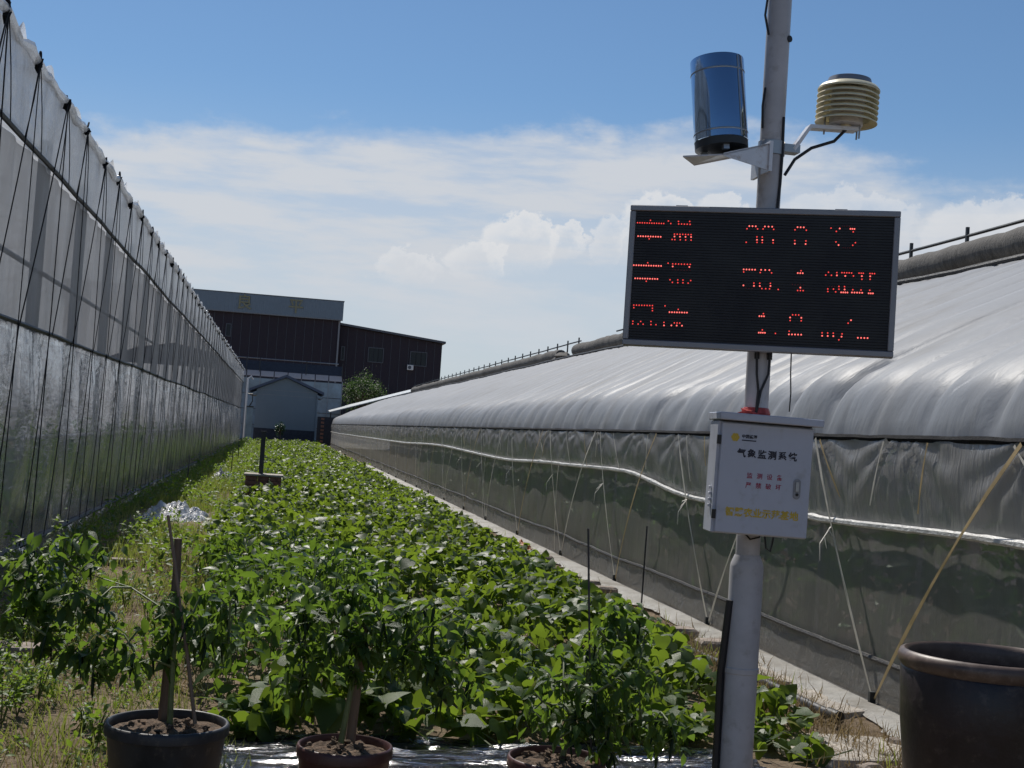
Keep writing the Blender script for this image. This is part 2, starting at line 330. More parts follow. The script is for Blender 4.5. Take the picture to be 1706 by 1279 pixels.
    def build(s, name, mt, parent=None, smooth=False, world=True, loc=None):
        me = bpy.data.meshes.new(name); o = bpy.data.objects.new(name, me)
        off = Vector((0, 0, 0))
        if parent is not None and world:
            q = parent
            while q: off += q.location; q = q.parent
        if loc is not None: off = off + Vector(loc)
        me.from_pydata([(v[0]-off.x, v[1]-off.y, v[2]-off.z) for v in s.v], [], s.f); me.update()
        if loc is not None: o.location = loc
        me.materials.append(MT[mt] if isinstance(mt, str) else mt)
        if smooth: me.polygons.foreach_set('use_smooth', [True]*len(me.polygons)); me.set_sharp_from_angle(angle=R(50))
        COL.objects.link(o); o.parent = parent; return o
def tag(o, label=None, cat=None, group=None, kind=None):
    for k, v in (('label', label), ('category', cat), ('group', group), ('kind', kind)):
        if v: o[k] = v
    return o
def root(name, loc, label, cat, group=None, rot=None):
    o = bpy.data.objects.new(name, None); COL.objects.link(o); o.location = loc; o.empty_display_size = .2
    if rot: o.rotation_euler = rot
    return tag(o, label, cat, group)
def child(o, name, mesh, parent, loc=(0, 0, 0)):
    c = bpy.data.objects.new(name, mesh); COL.objects.link(c); c.parent = parent; c.location = loc; return c
def scatter(name, tv, tf, pos, rot, scl, mt, parent=None, smooth=True):
    """one mesh of many copies of a template; pos (n,3), rot (n,3,3), scl (n,)"""
    tv = np.asarray(tv, float); n = len(pos); k = len(tv)
    V = (np.einsum('nij,kj->nki', rot, tv)*scl[:, None, None] + pos[:, None, :]).reshape(-1, 3)
    lens = np.array([len(f) for f in tf]); flat = np.concatenate([np.array(f) for f in tf])
    L = (flat[None, :] + (np.arange(n)*k)[:, None]).ravel(); tot = np.tile(lens, n); start = np.concatenate([[0], np.cumsum(tot)[:-1]])
    me = bpy.data.meshes.new(name); me.vertices.add(len(V)); me.vertices.foreach_set('co', V.astype(np.float32).ravel())
    me.loops.add(len(L)); me.loops.foreach_set('vertex_index', L.astype(np.int32))
    me.polygons.add(len(tot)); me.polygons.foreach_set('loop_start', start.astype(np.int32)); me.polygons.foreach_set('loop_total', tot.astype(np.int32))
    me.polygons.foreach_set('use_smooth', np.full(len(tot), smooth)); me.update(calc_edges=True); me.validate()
    me.materials.append(MT[mt]); o = bpy.data.objects.new(name, me); COL.objects.link(o); o.parent = parent; return o
def rots(yaw, pitch, roll):
    """leaf lies along +Y with normal +Z; roll about Y, then pitch about X, then yaw about Z"""
    cz, sz, cx, sx, cy, sy = np.cos(yaw), np.sin(yaw), np.cos(pitch), np.sin(pitch), np.cos(roll), np.sin(roll)
    n = len(yaw); Z = np.zeros((n, 3, 3)); X = np.zeros((n, 3, 3)); Y = np.zeros((n, 3, 3))
    Z[:, 0, 0] = cz; Z[:, 0, 1] = -sz; Z[:, 1, 0] = sz; Z[:, 1, 1] = cz; Z[:, 2, 2] = 1
    X[:, 0, 0] = 1; X[:, 1, 1] = cx; X[:, 1, 2] = -sx; X[:, 2, 1] = sx; X[:, 2, 2] = cx
    Y[:, 1, 1] = 1; Y[:, 0, 0] = cy; Y[:, 0, 2] = sy; Y[:, 2, 0] = -sy; Y[:, 2, 2] = cy
    return Z @ X @ Y
def fb(x, y=0.0, z=0.0, o=3): return mnoise.fractal(Vector((x, y, z)), 1.0, 2.0, o)
def yseq(y0, y1, d0, d1):
    """steps that grow with distance"""
    ys = [y0]
    while ys[-1] < y1:
        t = min(1, max(0, (ys[-1]-8)/70)); ys.append(ys[-1] + d0+(d1-d0)*t)
    ys[-1] = y1; return ys

# ================================================================ SETTING
xs = [-900, -300, -100, -40, -20, -10, -6, -4] + [-3+.15*i for i in range(54)] + [6, 8, 12, 20, 40, 100, 300, 900]
ys = [-300, -100, -30, -10, -4, 0, 2] + [3+.15*i for i in range(80)] + [16, 18, 21, 25, 30, 40, 60, 90, 130, 200, 400, 1500]
def gz(x, y):
    if -2.7 < x < 4.9 and 3 < y < 15: return .022*fb(x*1.6, y*1.6, 0, 4)
    return 0.0
tag(MB().grid(xs, ys, lambda x, y: (x, y, gz(x, y)-.012)).build('ground', 'earth', smooth=True), kind='structure')

# ---------------------------------------------------------------- tall greenhouse on the left
XL, LY0, LY1, BAY = -2.65, 3.0, 92.0, 1.65
ZT, ZR1, ZR2, ZB = 5.03, 4.17, 2.42, .12
KN = [12.1-BAY*5 + BAY*i for i in range(int((LY1-3.85)/BAY)+1)]
KNJ = {k: random.uniform(-.12, .12) for k in range(len(KN))}
KN = [y+KNJ[i] for i, y in enumerate(KN)]
lg = root('film_greenhouse', (XL, LY0, 0), 'tall greenhouse with a straight side wall of wrinkled film, netting and black ropes', 'greenhouse')
def bayphase(y): return ((y-KN[0]) / BAY) % 1.0
def lx(y, z):
    ph = bayphase(y); bil = .05*math.sin(math.pi*ph)
    return XL - .02 + bil*.6 + .03*fb(y*.7, z*.8, 1.0) + .012*fb(y*3, z*1.2, 4.0)
def ztop(y): return ZT + .07*fb(y*.8, 0, 9) + .02*math.sin(y*5.3)
ysl = yseq(LY0, LY1, .05, .3)
def zline(z0, amp, s): return lambda y: z0 + amp*fb(y*.18, s, 0)
r1 = zline(ZR1, .05, 3.0); r2 = zline(ZR2, .03, 7.0)
def sheet(z0f, z1f, nz, fn, name, mt):
    return MB().grid(ysl, range(nz+1), lambda y, j: (fn(y, z0f(y)+(z1f(y)-z0f(y))*j/nz), y, z0f(y)+(z1f(y)-z0f(y))*j/nz)).build(name, mt, lg, True)
sheet(r1, ztop, 8, lx, 'upper_film', 'l_upper')
sheet(r2, r1, 8, lambda y, z: XL-.05+.02*math.sin(bayphase(y)*math.pi*4)+.015*fb(y*1.2, z*.3, 2), 'middle_net', 'l_net')
def lxl(y, z):
    ph = bayphase(y); t = (ZR2-z)/ZR2; dd = min(ph, 1-ph)*BAY            # distance to the nearest rope
    sgn = 1 if ph < .5 else -1
    amp = max(0, fb(y*.35, z*.5, 5)+.12)*1.5*math.exp(-dd*2.2)*max(0, 1-abs(t-.32)*1.25)
    feather = math.sin(z*46 + sgn*dd*26 + 2.2*fb(y*3, z*2, 0))*.014*amp                     # short creases fanning off the ropes
    fan = math.sin((ph-.5)*BAY/max(.12, t+.06)*7.0 + i_fan(y))*.012*math.exp(-t*4.5)        # gathers under the rail
    vert = .022*fb(y*3.2, z*.35, 20)+.010*fb(y*9, z*.5, 24)
    return XL + .06*math.sin(math.pi*ph)*math.sin(math.pi*min(1, t*1.1)) + .05*fb(y*.8, z*.7, 12.0) + feather + fan + vert
def i_fan(y): return 3*math.floor((y-KN[0])/BAY)
sheet(lambda y: ZB, r2, 54, lxl, 'lower_film', 'l_lower')
sheet(lambda y: -.01, lambda y: ZB, 3, lambda y, z: XL+.05+.25*(ZB-z)+.05*fb(y*2, z*5, 3), 'film_skirt', 'l_lower')
for nm, zf, rad in (('upper_rail', r1, .026), ('middle_rail', r2, .024), ('base_rail', lambda y: ZB, .03)):
    MB().tube([(XL+.035, y, zf(y)+.004*fb(y*6)) for y in yseq(LY0, LY1, .5, 1.2)], rad, 6).build(nm, 'black_batten', lg, True)
# bunched film along the crest
cr = MB(); cy = yseq(LY0, LY1, .16, .4)
cr.tube([(XL+.02+.03*fb(y*3, 5), y, ztop(y)+.02*fb(y*7, 2)) for y in cy], [.045+.03*abs(fb(y*4, 1)) for y in cy], 7)
cr.build('crest_roll', 'l_upper', lg)
for i, y in enumerate(KN):
    if y > LY1-1: break
    zt = ztop(y)
    fl = MB(); y2 = y+.5+.4*random.random()
    fl.grid([0, .25, .5, .75, 1], [0, .5, 1], lambda u, w: (XL+.03+.04*w+.03*fb(u*4+i, w*3), y2-.3+u*(.3+.35*((i*7) % 5)/5), ztop(y2)+.02+w*(.03+.09*((i*3) % 4)/4)*math.sin(math.pi*u)*(1+.8*fb(u*5+i*2.3, w*2))))
    fl.build('loose_film_flap', 'l_upper', lg, True)
    MB().blob((XL+.04, y, zt-.02), .035, .035+.03*random.random(), .05+.05*random.random(), .6, i).build('rope_knot', 'rope', lg)
    lp = [(XL+.05, y+(.03+.05*((i*5) % 3)/3)*math.cos(a), zt+.05+.045*math.sin(a+i)) for a in [k*.6 for k in range(11)]]
    if i % 2 == 0: MB().tube(lp, .011, 5).build('rope_loop', 'rope', lg)
    out = .055
    wk = .85
    def rp(y0, z0, y1, z1, rad=.013):
        o = MB(); o.ribbon([(XL+out+.012*math.sin(t*3)+.10*math.sin(math.pi*t)*0, y0+(y1-y0)*t, z0+(z1-z0)*t) for t in (0, .25, .5, .75, 1)], rad*2*wk, .008)
        return o.build('rope', 'rope', lg)
    rp(y, zt, y+.25*random.uniform(-1, 1), ZB, random.uniform(.007, .018))
    rp(y, zt, y-BAY*random.uniform(.8, 1.05), r2(y), random.uniform(.009, .022))
    if y < 60:
        rp(y, zt, y+random.uniform(.3, .6), r1(y), random.uniform(.006, .014)); rp(y, zt, y-random.uniform(.2, .5), r1(y), random.uniform(.005, .012))
        rp(y, r2(y), y-.75-.2*random.random(), ZB, .013)
# steelwork behind the film
for i, y in enumerate(KN[::2]):
    MB().box(XL-.62, XL-.50, y+.6, y+.86, 0, 5.0).build('post', 'steel', lg)
    MB().box(XL-9, XL-8.9, y+.7, y+.8, 0, 5.0).build('post', 'steel', lg) if i < 14 else None
for z in (1.2, 3.3, 4.7):
    MB().tube([(XL-.47, LY0, z), (XL-.47, LY1, z)], .03, 6).build('purlin', 'steel', lg)
MB().grid([LY0, LY1], [0, .25, .5, .75, 1], lambda y, w: (XL-.02-9.5*w, y, ZT+1.5*math.sin(math.pi*w))).build('roof_film', 'l_upper', lg, True)
MB().grid([LY0, LY1], [0, 1], lambda y, w: (XL-9.6, y, 5.0*w)).build('far_side_film', 'l_upper', lg)
for yy in (LY0, LY1): MB().grid([0, 1], [0, 1], lambda u, w: (XL-.05-9.5*u, yy, 5.0*w)).build('end_film', 'l_upper', lg)

# ---------------------------------------------------------------- low curved greenhouse on the right
XR, RY0, RY1 = 4.02, 1.0, 104.0
rg = root('arched_greenhouse', (XR, RY0, 0), 'long low greenhouse with a curved milky film roof and zigzag straps', 'greenhouse')
PROF = [(4.02, 1.775), (4.03, 1.83), (4.045, 1.885), (4.07, 1.95), (4.105, 2.015), (4.155, 2.08), (4.22, 2.145), (4.30, 2.21), (4.40, 2.27), (4.51, 2.335), (4.65, 2.415), (4.80, 2.50), (5.1, 2.67), (5.4, 2.83), (5.8, 3.02), (6.2, 3.205), (6.65, 3.405), (7.1, 3.60), (7.55, 3.80), (8.0, 3.99), (8.35, 4.10)]
RIB = .78
ysr = yseq(RY0, RY1, .055, .2)
NP = len(PROF)
def roof(y, j):
    x, z = PROF[j]; t = j/(NP-1)
    a = PROF[max(0, j-1)]; c = PROF[min(NP-1, j+1)]; tx, tz = c[0]-a[0], c[1]-a[1]; L = math.hypot(tx, tz); nx, nz = -tz/L, tx/L
    k = y/RIB + .16*fb(y*.9, 3); ph = k % 1.0; idx = math.floor(k)
    amt = .55+.75*abs(fb(idx*1.7, 8.0)); sh = math.exp(-((t-.3)/.26)**2)
    bul = (abs(math.sin(math.pi*ph))**.55)*amt*(.062*sh*min(1, j/5)+.014) - .014*math.exp(-(min(ph, 1-ph)*RIB/.05)**2)*min(1, j/2)
    wr = (.026*fb(y*4.2+x*5, x*2.2-y*1.1, z)+.012*fb(y*11+x*9, x*3, 1))*sh*min(1, j/4)*(.3+1.4*abs(fb(y*.4, 6))) + .010*fb(y*2.2, x*.6, 2)
    if j == 0: bul = 0
    sag = .05*fb(y*.12, x*.3, 5)*min(1, t*3)
    return (x+nx*(bul+wr), y, z+nz*(bul+wr)+sag)
MB().grid(ysr, range(NP), roof).flip().build('roof_film', 'roof_film', rg, True)
for nm, xx, zz, rd, mt in (('eave_batten', XR-.035, 1.765, .027, 'rope'), ('ridge_line', 8.02, 4.035, .035, 'black_batten')):
    q = yseq(RY0, RY1, .22, .8); MB().tube([(xx, y, zz+.006*fb(y*5)+(.05*fb(y*.12, 2.4, 5) if xx > 7 else 0)) for y in q], [rd*(.8+.5*abs(fb(y*9))) for y in q], 6).build(nm, mt, rg, True)
ROLL = [(0, 1.2), (4, 1.2), (6.6, 1.21), (9.4, 1.16), (12.1, 1.14), (15, 1.31), (18.8, 1.28), (23, 1.22), (33, 1.3), (44, 1.22), (54, 1.2), (72, 1.17), (90, 1.14), (110, 1.16)]
def rollz(y):
    for (a, za), (c, zc) in zip(ROLL, ROLL[1:]):
        if y <= c: t = (y-a)/(c-a); t = t*t*(3-2*t); return za+(zc-za)*t
STB = [8.3-3.25*2+3.25*k + .15*math.sin(k*2.1) for k in range(33)]
STB2 = [q_+e_ for q_ in STB for e_ in (0, 1.65)]
def pull(y, z):
    """film gathers where a strap is tied at the eave"""
    s = 0
    for yb in STB2:
        if abs(y-yb-1.2) < 1.0:
            d = y-yb-1.2; dz = 1.78-z+.05; an = math.atan2(d, dz); rr_ = math.hypot(d, dz)
            s += .018*math.sin(an*19+yb)*math.exp(-rr_*1.6)*min(1, rr_*5)
    return s
MB().grid(ysr, range(19), lambda y, j: (XR-.015-.045*math.sin(math.pi*j/23)+pull(y, rollz(y)+(1.765-rollz(y))*j/18)+.012*fb(y*1.5, j*.11, 3), y, rollz(y)+(1.765-rollz(y))*j/18)).flip().build('side_film', 'side_film', rg, True)
q = yseq(RY0, RY1, .12, .6)
MB().tube([(XR-.055+.008*fb(y*2), y, rollz(y)+.006*fb(y*4, 3)) for y in q], [.026*(.85+.5*abs(fb(y*11, 2))) for y in q], 7).build('film_roll', 'white_roll', rg, True)
yq = yseq(RY0, RY1, .15, .6)
MB().grid(yq, range(9), lambda y, j: (XR+.012*fb(y*1.1, j*.3, 7)+.02*math.sin(j/8*math.pi)*fb(y*.5, 1), y, .285+(rollz(y)-.285)*j/8)).flip().build('vent_screen', 'side_net', rg, True)
def lowz(y): return .29+.03*fb(y*.3, 4)
MB().tube([(XR-.02, y, lowz(y)+.005*fb(y*6)) for y in q], .018, 6).build('lower_batten', 'black_batten', rg, True)
MB().grid(yq, range(5), lambda y, j: (XR-.012-.03*(1-j/4)+.02*fb(y*1.8, j*.5, 2), y, .0+(lowz(y))*j/4)).flip().build('base_film', 'base_film', rg, True)
MB().tube([(XR-.055+.01*fb(y*2), y, .012) for y in q], .016, 6).build('base_cord', 'black_batten', rg, True)
for k, yb in enumerate(STB):
    if yb < RY0+1 or yb > RY1-3: continue
    xb = XR-.07
    def strap(y0, z0, y1, z1, mt, w, off):
        n = 7; pts = []
        for i in range(n):
            t = i/(n-1); pts.append((XR-.075-off*math.sin(math.pi*t)**.8*(1-.3*t), y0+(y1-y0)*t, z0+(z1-z0)*t))
        MB().ribbon(pts, [w*(.45+.75*abs(math.sin(t*2.3+k))) for t in range(n)], .002).build('tie_strap', mt, rg)
    strap(yb+1.2+.1*math.sin(k*3), 1.75, yb, .06, 'strap', .026, .03)
    strap(yb-1.5+.15*math.sin(k*2), 1.75, yb-.03, .06, 'ystrap' if k % 2 == 0 or yb < 10 else 'strap', .028, .06)
    for e in range(3):
        ye = yb+.2+e*1.05+.3*math.sin(k*5+e*2); strap(ye, 1.74, ye-.12+.3*math.sin(e*3+k), 1.74-.25-.2*abs(math.sin(k+e*2)), ('ystrap', 'strap', 'strap')[(e+k) % 3], .018, .008)
    if k % 2 and yb > 14: strap(yb+.5, rollz(yb)+.02, yb+.42, .06, 'strap', .02, .02)
    if yb < 60:
        MB().box(XR-.10, XR-.06, yb-.02, yb+.01, -.08, .10).build('anchor_peg', 'dark_steel', rg)
MB().grid([6.55+.08*k for k in range(9)], [0, .25, .5, .75, 1], lambda y, w: (XR-.03-.015*abs(fb(y*6, w*4)), y, .42+(.17-.10*abs(fb(y*3, 1)))*w+.03*fb(y*4, w))).flip().build('film_patch', 'crumple', rg, True)
for yb in STB[2:9]:
    for k in range(3):
        a_ = random.uniform(-1, 1); MB().ribbon([(XR-.1, yb+.75, 1.12), (XR-.13-.03*k, yb+.75+.06*a_, 1.12-.05*k-.02), (XR-.12-.04*k, yb+.75+.13*a_, 1.06-.09*k)], [.018, .012, .004], .002).build('strap_tail', 'strap', rg)
# inside: rear wall, hoops, ridge walkway, floor edge
MB().box(8.62, 9.4, RY0, RY1, 0, 4.12).build('rear_wall', 'insidewall', rg)
MB().grid(yseq(RY0, RY1, .4, 1.5), [0, 1, 2], lambda y, w: (8.1+.36*w, y, 4.06+.04*w+.02*fb(y*.8, w))).build('ridge_sheet', 'white_sheet', rg, True)
for i in range(26):
    y = 3.2+RIB*2*i; MB().tube([(x+.05, y, z-.05) for x, z in PROF[::2]] + [(8.6, y, 4.05)], .016, 5).build('hoop', 'steel', rg, True)
    MB().tube([(XR+.06, y, 0), (XR+.06, y, 1.8)], .016, 5).build('side_post', 'steel', rg)
MB().add([(XR+.02, RY1, 0), (8.7, RY1, 0)]+[(x, RY1, z) for x, z in PROF[::-1]], [tuple(range(NP+2))]).build('end_film', 'side_film', rg)
MB().add([(XR+.02, RY0, 0), (8.7, RY0, 0)]+[(x, RY0, z) for x, z in PROF[::-1]], [tuple(range(NP+2))]).build('end_film', 'side_film', rg)
# rolled quilts on the ridge
def quilt(y0, y1, label):
    q = yseq(y0, y1, .13, .4)
    o = MB().tube([(8.62+.03*fb(y*.6), y, 4.33+.03*fb(y*.5, 2)+.02*fb(y*.15)) for y in q], [.21*(.90+.24*abs(fb(y*5, 1))+.05*fb(y*.7)) for y in q], 16).build('rolled_quilt', 'quilt', smooth=True)
    tag(o, label, 'quilt', 'rolled insulation quilts on the greenhouse ridge'); return o
quilt(2.0, 38.6, 'rolled grey insulation quilt on the ridge, the length running behind the display board')
qo = quilt(41.0, 88.0, 'rolled grey insulation quilt on the ridge with its open end beside the gap')
MB().blob((8.6, 40.8, 4.27), .24, .55, .15, .3, 4).build('loose_quilt_end', 'quilt', qo, True)
def railing(y0, y1, label):
    rr_ = root('ridge_railing', (9.0, y0, 4.1), label, 'railing', 'railings along the greenhouse ridge')
    MB().tube([(9.0, y, 4.75+.015*fb(y*.4)) for y in yseq(y0-.3, y1, 1.0, 2.0)], .022, 6).build('rail', 'dark_steel', rr_, True)
    y = y0
    while y < y1:
        MB().box(8.98, 9.02, y-.02, y+.02, 4.10, 4.87).build('post', 'dark_steel', rr_); y += 1.62
    return rr_
railing(5.2, 35.5, 'dark railing on the greenhouse ridge behind the display board')
railing(40.2, 92.0, 'dark railing on the ridge, on the far side of the quilt gap')

# low plastic skirt on the soil beside the arched greenhouse
def wsh(y, j):
    e = max(.1, .33+.16*fb(y*.7, 2)+.10*fb(y*2.5, 1)+.05*fb(y*7, 3))
    return (XR-.05-e*(j/5), y, .022+.02*abs(fb(y*3, j*.8, 1))*min(1, j)+(.012 if 0 < j < 5 else -.016 if j == 5 else 0))
tag(MB().grid(yseq(RY0, 60, .1, .4), range(6), wsh).build('ground_sheet', 'white_sheet', smooth=True), 'white plastic sheet laid along the foot of the arched greenhouse', 'plastic sheet')

# ---------------------------------------------------------------- buildings at the far end
YB = 150.0
hb = root('factory_hall', (-7, YB, 0), 'dark red clad hall with a blue-grey ribbed fascia and gold letters', 'building')
MB().box(-24, 5.95, YB, YB+30, 0, 15.2).build('wall', 'wall_dark', hb)
fa = MB().box(-24.4, 6.15, YB-.45, YB-.05, 13.6, 15.66).build('fascia', 'fascia', hb)
rib = MB().box(-.055, .055, -.06, .0, -1.02, 1.02).build('rib', 'fascia', fa, world=False); rib.location = (6.0, YB-.452, 14.63); rib.matrix_parent_inverse.identity(); rib.location -= hb.location
for i in range(1, 72):
    child(None, 'rib', rib.data, fa, (6.0-.42*i-hb.location.x, YB-.452-hb.location.y, 14.63))
MB().box(-24.5, 6.2, YB-.5, YB+30, 15.662, 15.75).build('roof', 'roofedge', hb)
MB().box(-24.4, 6.15, YB-.45, YB-.02, 13.52, 13.598).build('soffit_trim', 'trim', hb)
MB().box(5.72, 5.9, YB-.16, YB-.01, 6.0, 13.5).build('downpipe', 'trim', hb)
def pane_window(x0, x1, z0, z1, y, parent, npan=2):
    f = MB(); t = .09
    f.box(x0, x1, y-.10, y+.02, z0, z0+t).box(x0, x1, y-.10, y+.02, z1-t, z1).box(x0, x0+t, y-.1, y+.02, z0+t, z1-t).box(x1-t, x1, y-.1, y+.02, z0+t, z1-t)
    w = f.build('window', 'roofedge', parent)
    for i in range(npan):
        a = x0+t+(x1-x0-2*t)*i/npan; c2 = x0+t+(x1-x0-2*t)*(i+1)/npan
        MB().box(a+.03, c2-.03, y-.05, y+.01, z0+t, z1-t).build('pane', 'glass', w)
    return w
a, c2 = at(375, 560, YB), at(386, 539, YB); pane_window(a.x, c2.x, a.z, c2.z, YB-.0, hb, 1)
def text_mesh(body, size, mt, name, parent, loc, rot=(R(90), 0, 0), spacing=1.0, extrude=0.0, bold=0.0, align='CENTER'):
    cu = bpy.data.curves.new('lettering', 'FONT'); cu.body = body; cu.size = size; cu.align_x = align; cu.align_y = 'CENTER'; cu.space_character = spacing; cu.extrude = extrude; cu.offset = bold; cu.resolution_u = 3
    t = bpy.data.objects.new('tmp', cu); COL.objects.link(t); dg = bpy.context.evaluated_depsgraph_get()
    me = bpy.data.meshes.new_from_object(t.evaluated_get(dg)); bpy.data.objects.remove(t); me.materials.clear(); me.materials.append(MT[mt])
    o = bpy.data.objects.new(name, me); COL.objects.link(o); o.parent = parent; o.location = loc; o.rotation_euler = rot; return o
for ch, px, py in (('良', 407, 504), ('平', 493, 513)):
    q = at(px, py, YB-.6); text_mesh(ch, 1.75, 'goldink', 'lettering', fa, (q.x-hb.location.x, -.56, 14.63), extrude=.03, bold=.02)
# lower wing
wg = root('factory_wing', (12, YB+1, 0), 'dark clad wing with a falling roof line, windows and a wall air conditioner', 'building')
MB().add([(5.96, YB+1, 0), (17.75, YB+1, 0), (17.75, YB+1, 11.9), (5.96, YB+1, 13.1), (5.96, YB+25, 0), (17.75, YB+25, 0), (17.75, YB+25, 11.9), (5.96, YB+25, 13.1)],
         [(0, 1, 2, 3), (5, 4, 7, 6), (1, 5, 6, 2), (4, 0, 3, 7), (3, 2, 6, 7)]).build('wall', 'wall_dark', wg)
MB().add([(5.97, YB+.5, 13.12), (18.1, YB+.5, 11.90), (18.1, YB+.5, 12.14), (5.97, YB+.5, 13.36), (5.97, YB+25, 13.12), (18.1, YB+25, 11.90), (18.1, YB+25, 12.14), (5.97, YB+25, 13.36)],
         [(0, 1, 2, 3), (5, 4, 7, 6), (1, 5, 6, 2), (4, 0, 3, 7), (3, 2, 6, 7), (1, 0, 4, 5)]).build('roof', 'roofedge', wg)
for x0, y0, x1, y1, npn in ((567, 600, 575, 577, 1), (612, 603, 640, 580, 3), (682, 609, 712, 587, 3)):
    a, c2 = at(x0, y0, YB+1), at(x1, y1, YB+1); pane_window(max(a.x, 6.1), c2.x, a.z, c2.z, YB+1, wg, npn)
q = at(683.5, 612, YB+.7)
ac = MB().box(q.x-.36, q.x+.36, YB+.62, YB+1.0, q.z-.3, q.z+.3, .03).build('air_conditioner', 'plate', wg)
MB().tube([(q.x-.08, YB+.63, q.z), (q.x-.08, YB+.60, q.z)], .2, 14).build('fan_grille', 'roofedge', ac)

for k in range(28): MB().box(-22+k, -21.965+k, YB-.025, YB+.01, 0, 13.5).build('cladding_seam', 'roofedge', hb)
for k in range(11): MB().box(6.9+k, 6.935+k, YB+.975, YB+1.01, 0, 13.0-.1018*(.9+k)).build('cladding_seam', 'roofedge', wg)
# glasshouse behind the shed
YG = 114.0
gh = root('glass_greenhouse', (1, YG, 0), 'glass greenhouse with a dark roller and bright shade cloth behind the shed', 'greenhouse')
gx0, gx1 = -4.2, 5.0
MB().tube([(gx0, YG-.1, 6.93), (gx1-.4, YG-.1, 6.93)], .05, 6).build('roller_pipe', 'steel', gh)
MB().add([(gx0, YG-.05, 5.92), (gx1, YG-.05, 5.92), (gx1, YG+.5, 6.75), (gx0, YG+.5, 6.75), (gx0, YG+.15, 5.92), (gx1, YG+.15, 5.92), (gx1, YG+.6, 6.75), (gx0, YG+.6, 6.75)],
         [(0, 1, 2, 3), (5, 4, 7, 6), (1, 5, 6, 2), (4, 0, 3, 7), (3, 2, 6, 7), (1, 0, 4, 5)]).build('dark_screen', 'plinth', gh)
nb = 8
for i in range(nb):
    x0 = gx0+(gx1-gx0)*i/nb; x1 = gx0+(gx1-gx0)*(i+1)/nb
    MB().add([(x0+.04, YG-.5, 5.45), (x1-.04, YG-.5, 5.45), (x1-.04, YG-.12, 5.9), (x0+.04, YG-.12, 5.9), (x0+.04, YG-.42, 5.42), (x1-.04, YG-.42, 5.42), (x1-.04, YG-.04, 5.87), (x0+.04, YG-.04, 5.87)],
             [(0, 1, 2, 3), (5, 4, 7, 6), (1, 5, 6, 2), (4, 0, 3, 7), (3, 2, 6, 7), (1, 0, 4, 5)]).build('shade_panel', 'white_curtain', gh)
    for k in range(4):
        MB().box(x0+.03, x1-.03, YG-.44, YG-.41, 1.32*k+.03, 1.32*(k+1)-.03).build('pane', 'greenglass', gh)
    MB().box(x0-.03, x0+.03, YG-.46, YG-.38, 0, 5.40).build('mullion', 'trim', gh)
for x in (-3.1, -2.0, 1.9, gx1-.05): MB().tube([(x, YG-.18, 5.4), (x, YG-.18, 7.0)], .035, 6).build('roller_post', 'dark_steel', gh)
MB().box(gx0, gx1, YG-.37, YG+8, 0, 5.3).build('inner_volume', 'roofedge', gh)
MB().box(gx1-.02, gx1+.06, YG-.47, YG-.37, 0, 5.45).build('corner_post', 'trim', gh)

# gabled shed
YS = 100.0
sh = root('gabled_shed', (.3, YS, 0), 'pale blue-grey shed with a gabled roof and dark plinth at the end of the bed', 'shed')
sx0, sx1, ap = -1.85, 2.62, .25
MB().add([(sx0, YS, 1.13), (sx1, YS, 1.13), (sx1, YS, 4.0), (ap, YS, 4.98), (sx0, YS, 4.0), (sx0, YS+6, 1.13), (sx1, YS+6, 1.13), (sx1, YS+6, 4.0), (ap, YS+6, 4.98), (sx0, YS+6, 4.0)],
         [(0, 1, 2, 3, 4), (9, 8, 7, 6, 5), (1, 6, 7, 2), (5, 0, 4, 9), (4, 3, 8, 9), (3, 2, 7, 8)]).build('wall', 'shedwall', sh)
MB().box(sx0-.03, sx1+.03, YS-.04, YS+6, 0, 1.128).build('plinth', 'plinth', sh)
for z in (3.62, 3.98): MB().box(sx0+.02, sx1-.02, YS-.012, YS+.01, z, z+.03).build('panel_seam', 'trim', sh)
def slope(xa, za, xb, zb, nm):
    MB().add([(xa, YS-.35, za), (xb, YS-.35, zb), (xb, YS-.35, zb+.2), (xa, YS-.35, za+.2), (xa, YS+6.3, za), (xb, YS+6.3, zb), (xb, YS+6.3, zb+.2), (xa, YS+6.3, za+.2)],
             [(0, 1, 2, 3), (5, 4, 7, 6), (1, 5, 6, 2), (4, 0, 3, 7), (3, 2, 6, 7), (1, 0, 4, 5)]).build(nm, 'shedroof', sh)
slope(sx0-.55, 3.80, ap-.002, 5.0, 'roof'); slope(ap+.002, 5.0, sx1+.5, 3.86, 'roof')
MB().box(sx0-.5, sx0-.002, YS-.2, YS+6, 3.55, 3.72).build('eave_gutter', 'shedwall', sh); MB().box(sx1+.002, sx1+.42, YS-.2, YS+6, 3.6, 3.76).build('eave_gutter', 'shedwall', sh)
MB().box(sx1-.02, sx1+.07, YS-.09, YS-.042, 0, 3.7).build('corner_trim', 'shedwall', sh)
# service pipes and meter box between the left greenhouse and the shed
sp = root('service_riser', (-2.35, 95, 0), 'pale vertical pipes and box at the corner beside the shed', 'pipes')
MB().tube([(-2.42, 95, 0), (-2.42, 95, 4.6)], .07, 8).build('pipe', 'plate', sp, True); MB().tube([(-2.42, 95, 4.55), (-2.2, 95, 4.75), (-2.05, 95.2, 4.55)], .05, 8).build('pipe_elbow', 'plate', sp, True)
MB().box(-2.33, -1.92, 94.9, 95.3, .35, 2.55).build('meter_box', 'greenglass', sp); MB().box(-2.36, -1.89, 94.85, 95.35, 2.552, 2.64).build('box_lid', 'dark_steel', sp)
MB().tube([(-2.2, 95, 2.6), (-2.0, 95, 3.0), (-2.02, 95.1, 3.5), (-2.35, 95.2, 3.5)], .04, 6).build('cable', 'black', sp, True)
MB().box(-2.33, -1.92, 94.92, 95.28, 0, .348).build('box_stand', 'dark_steel', sp)
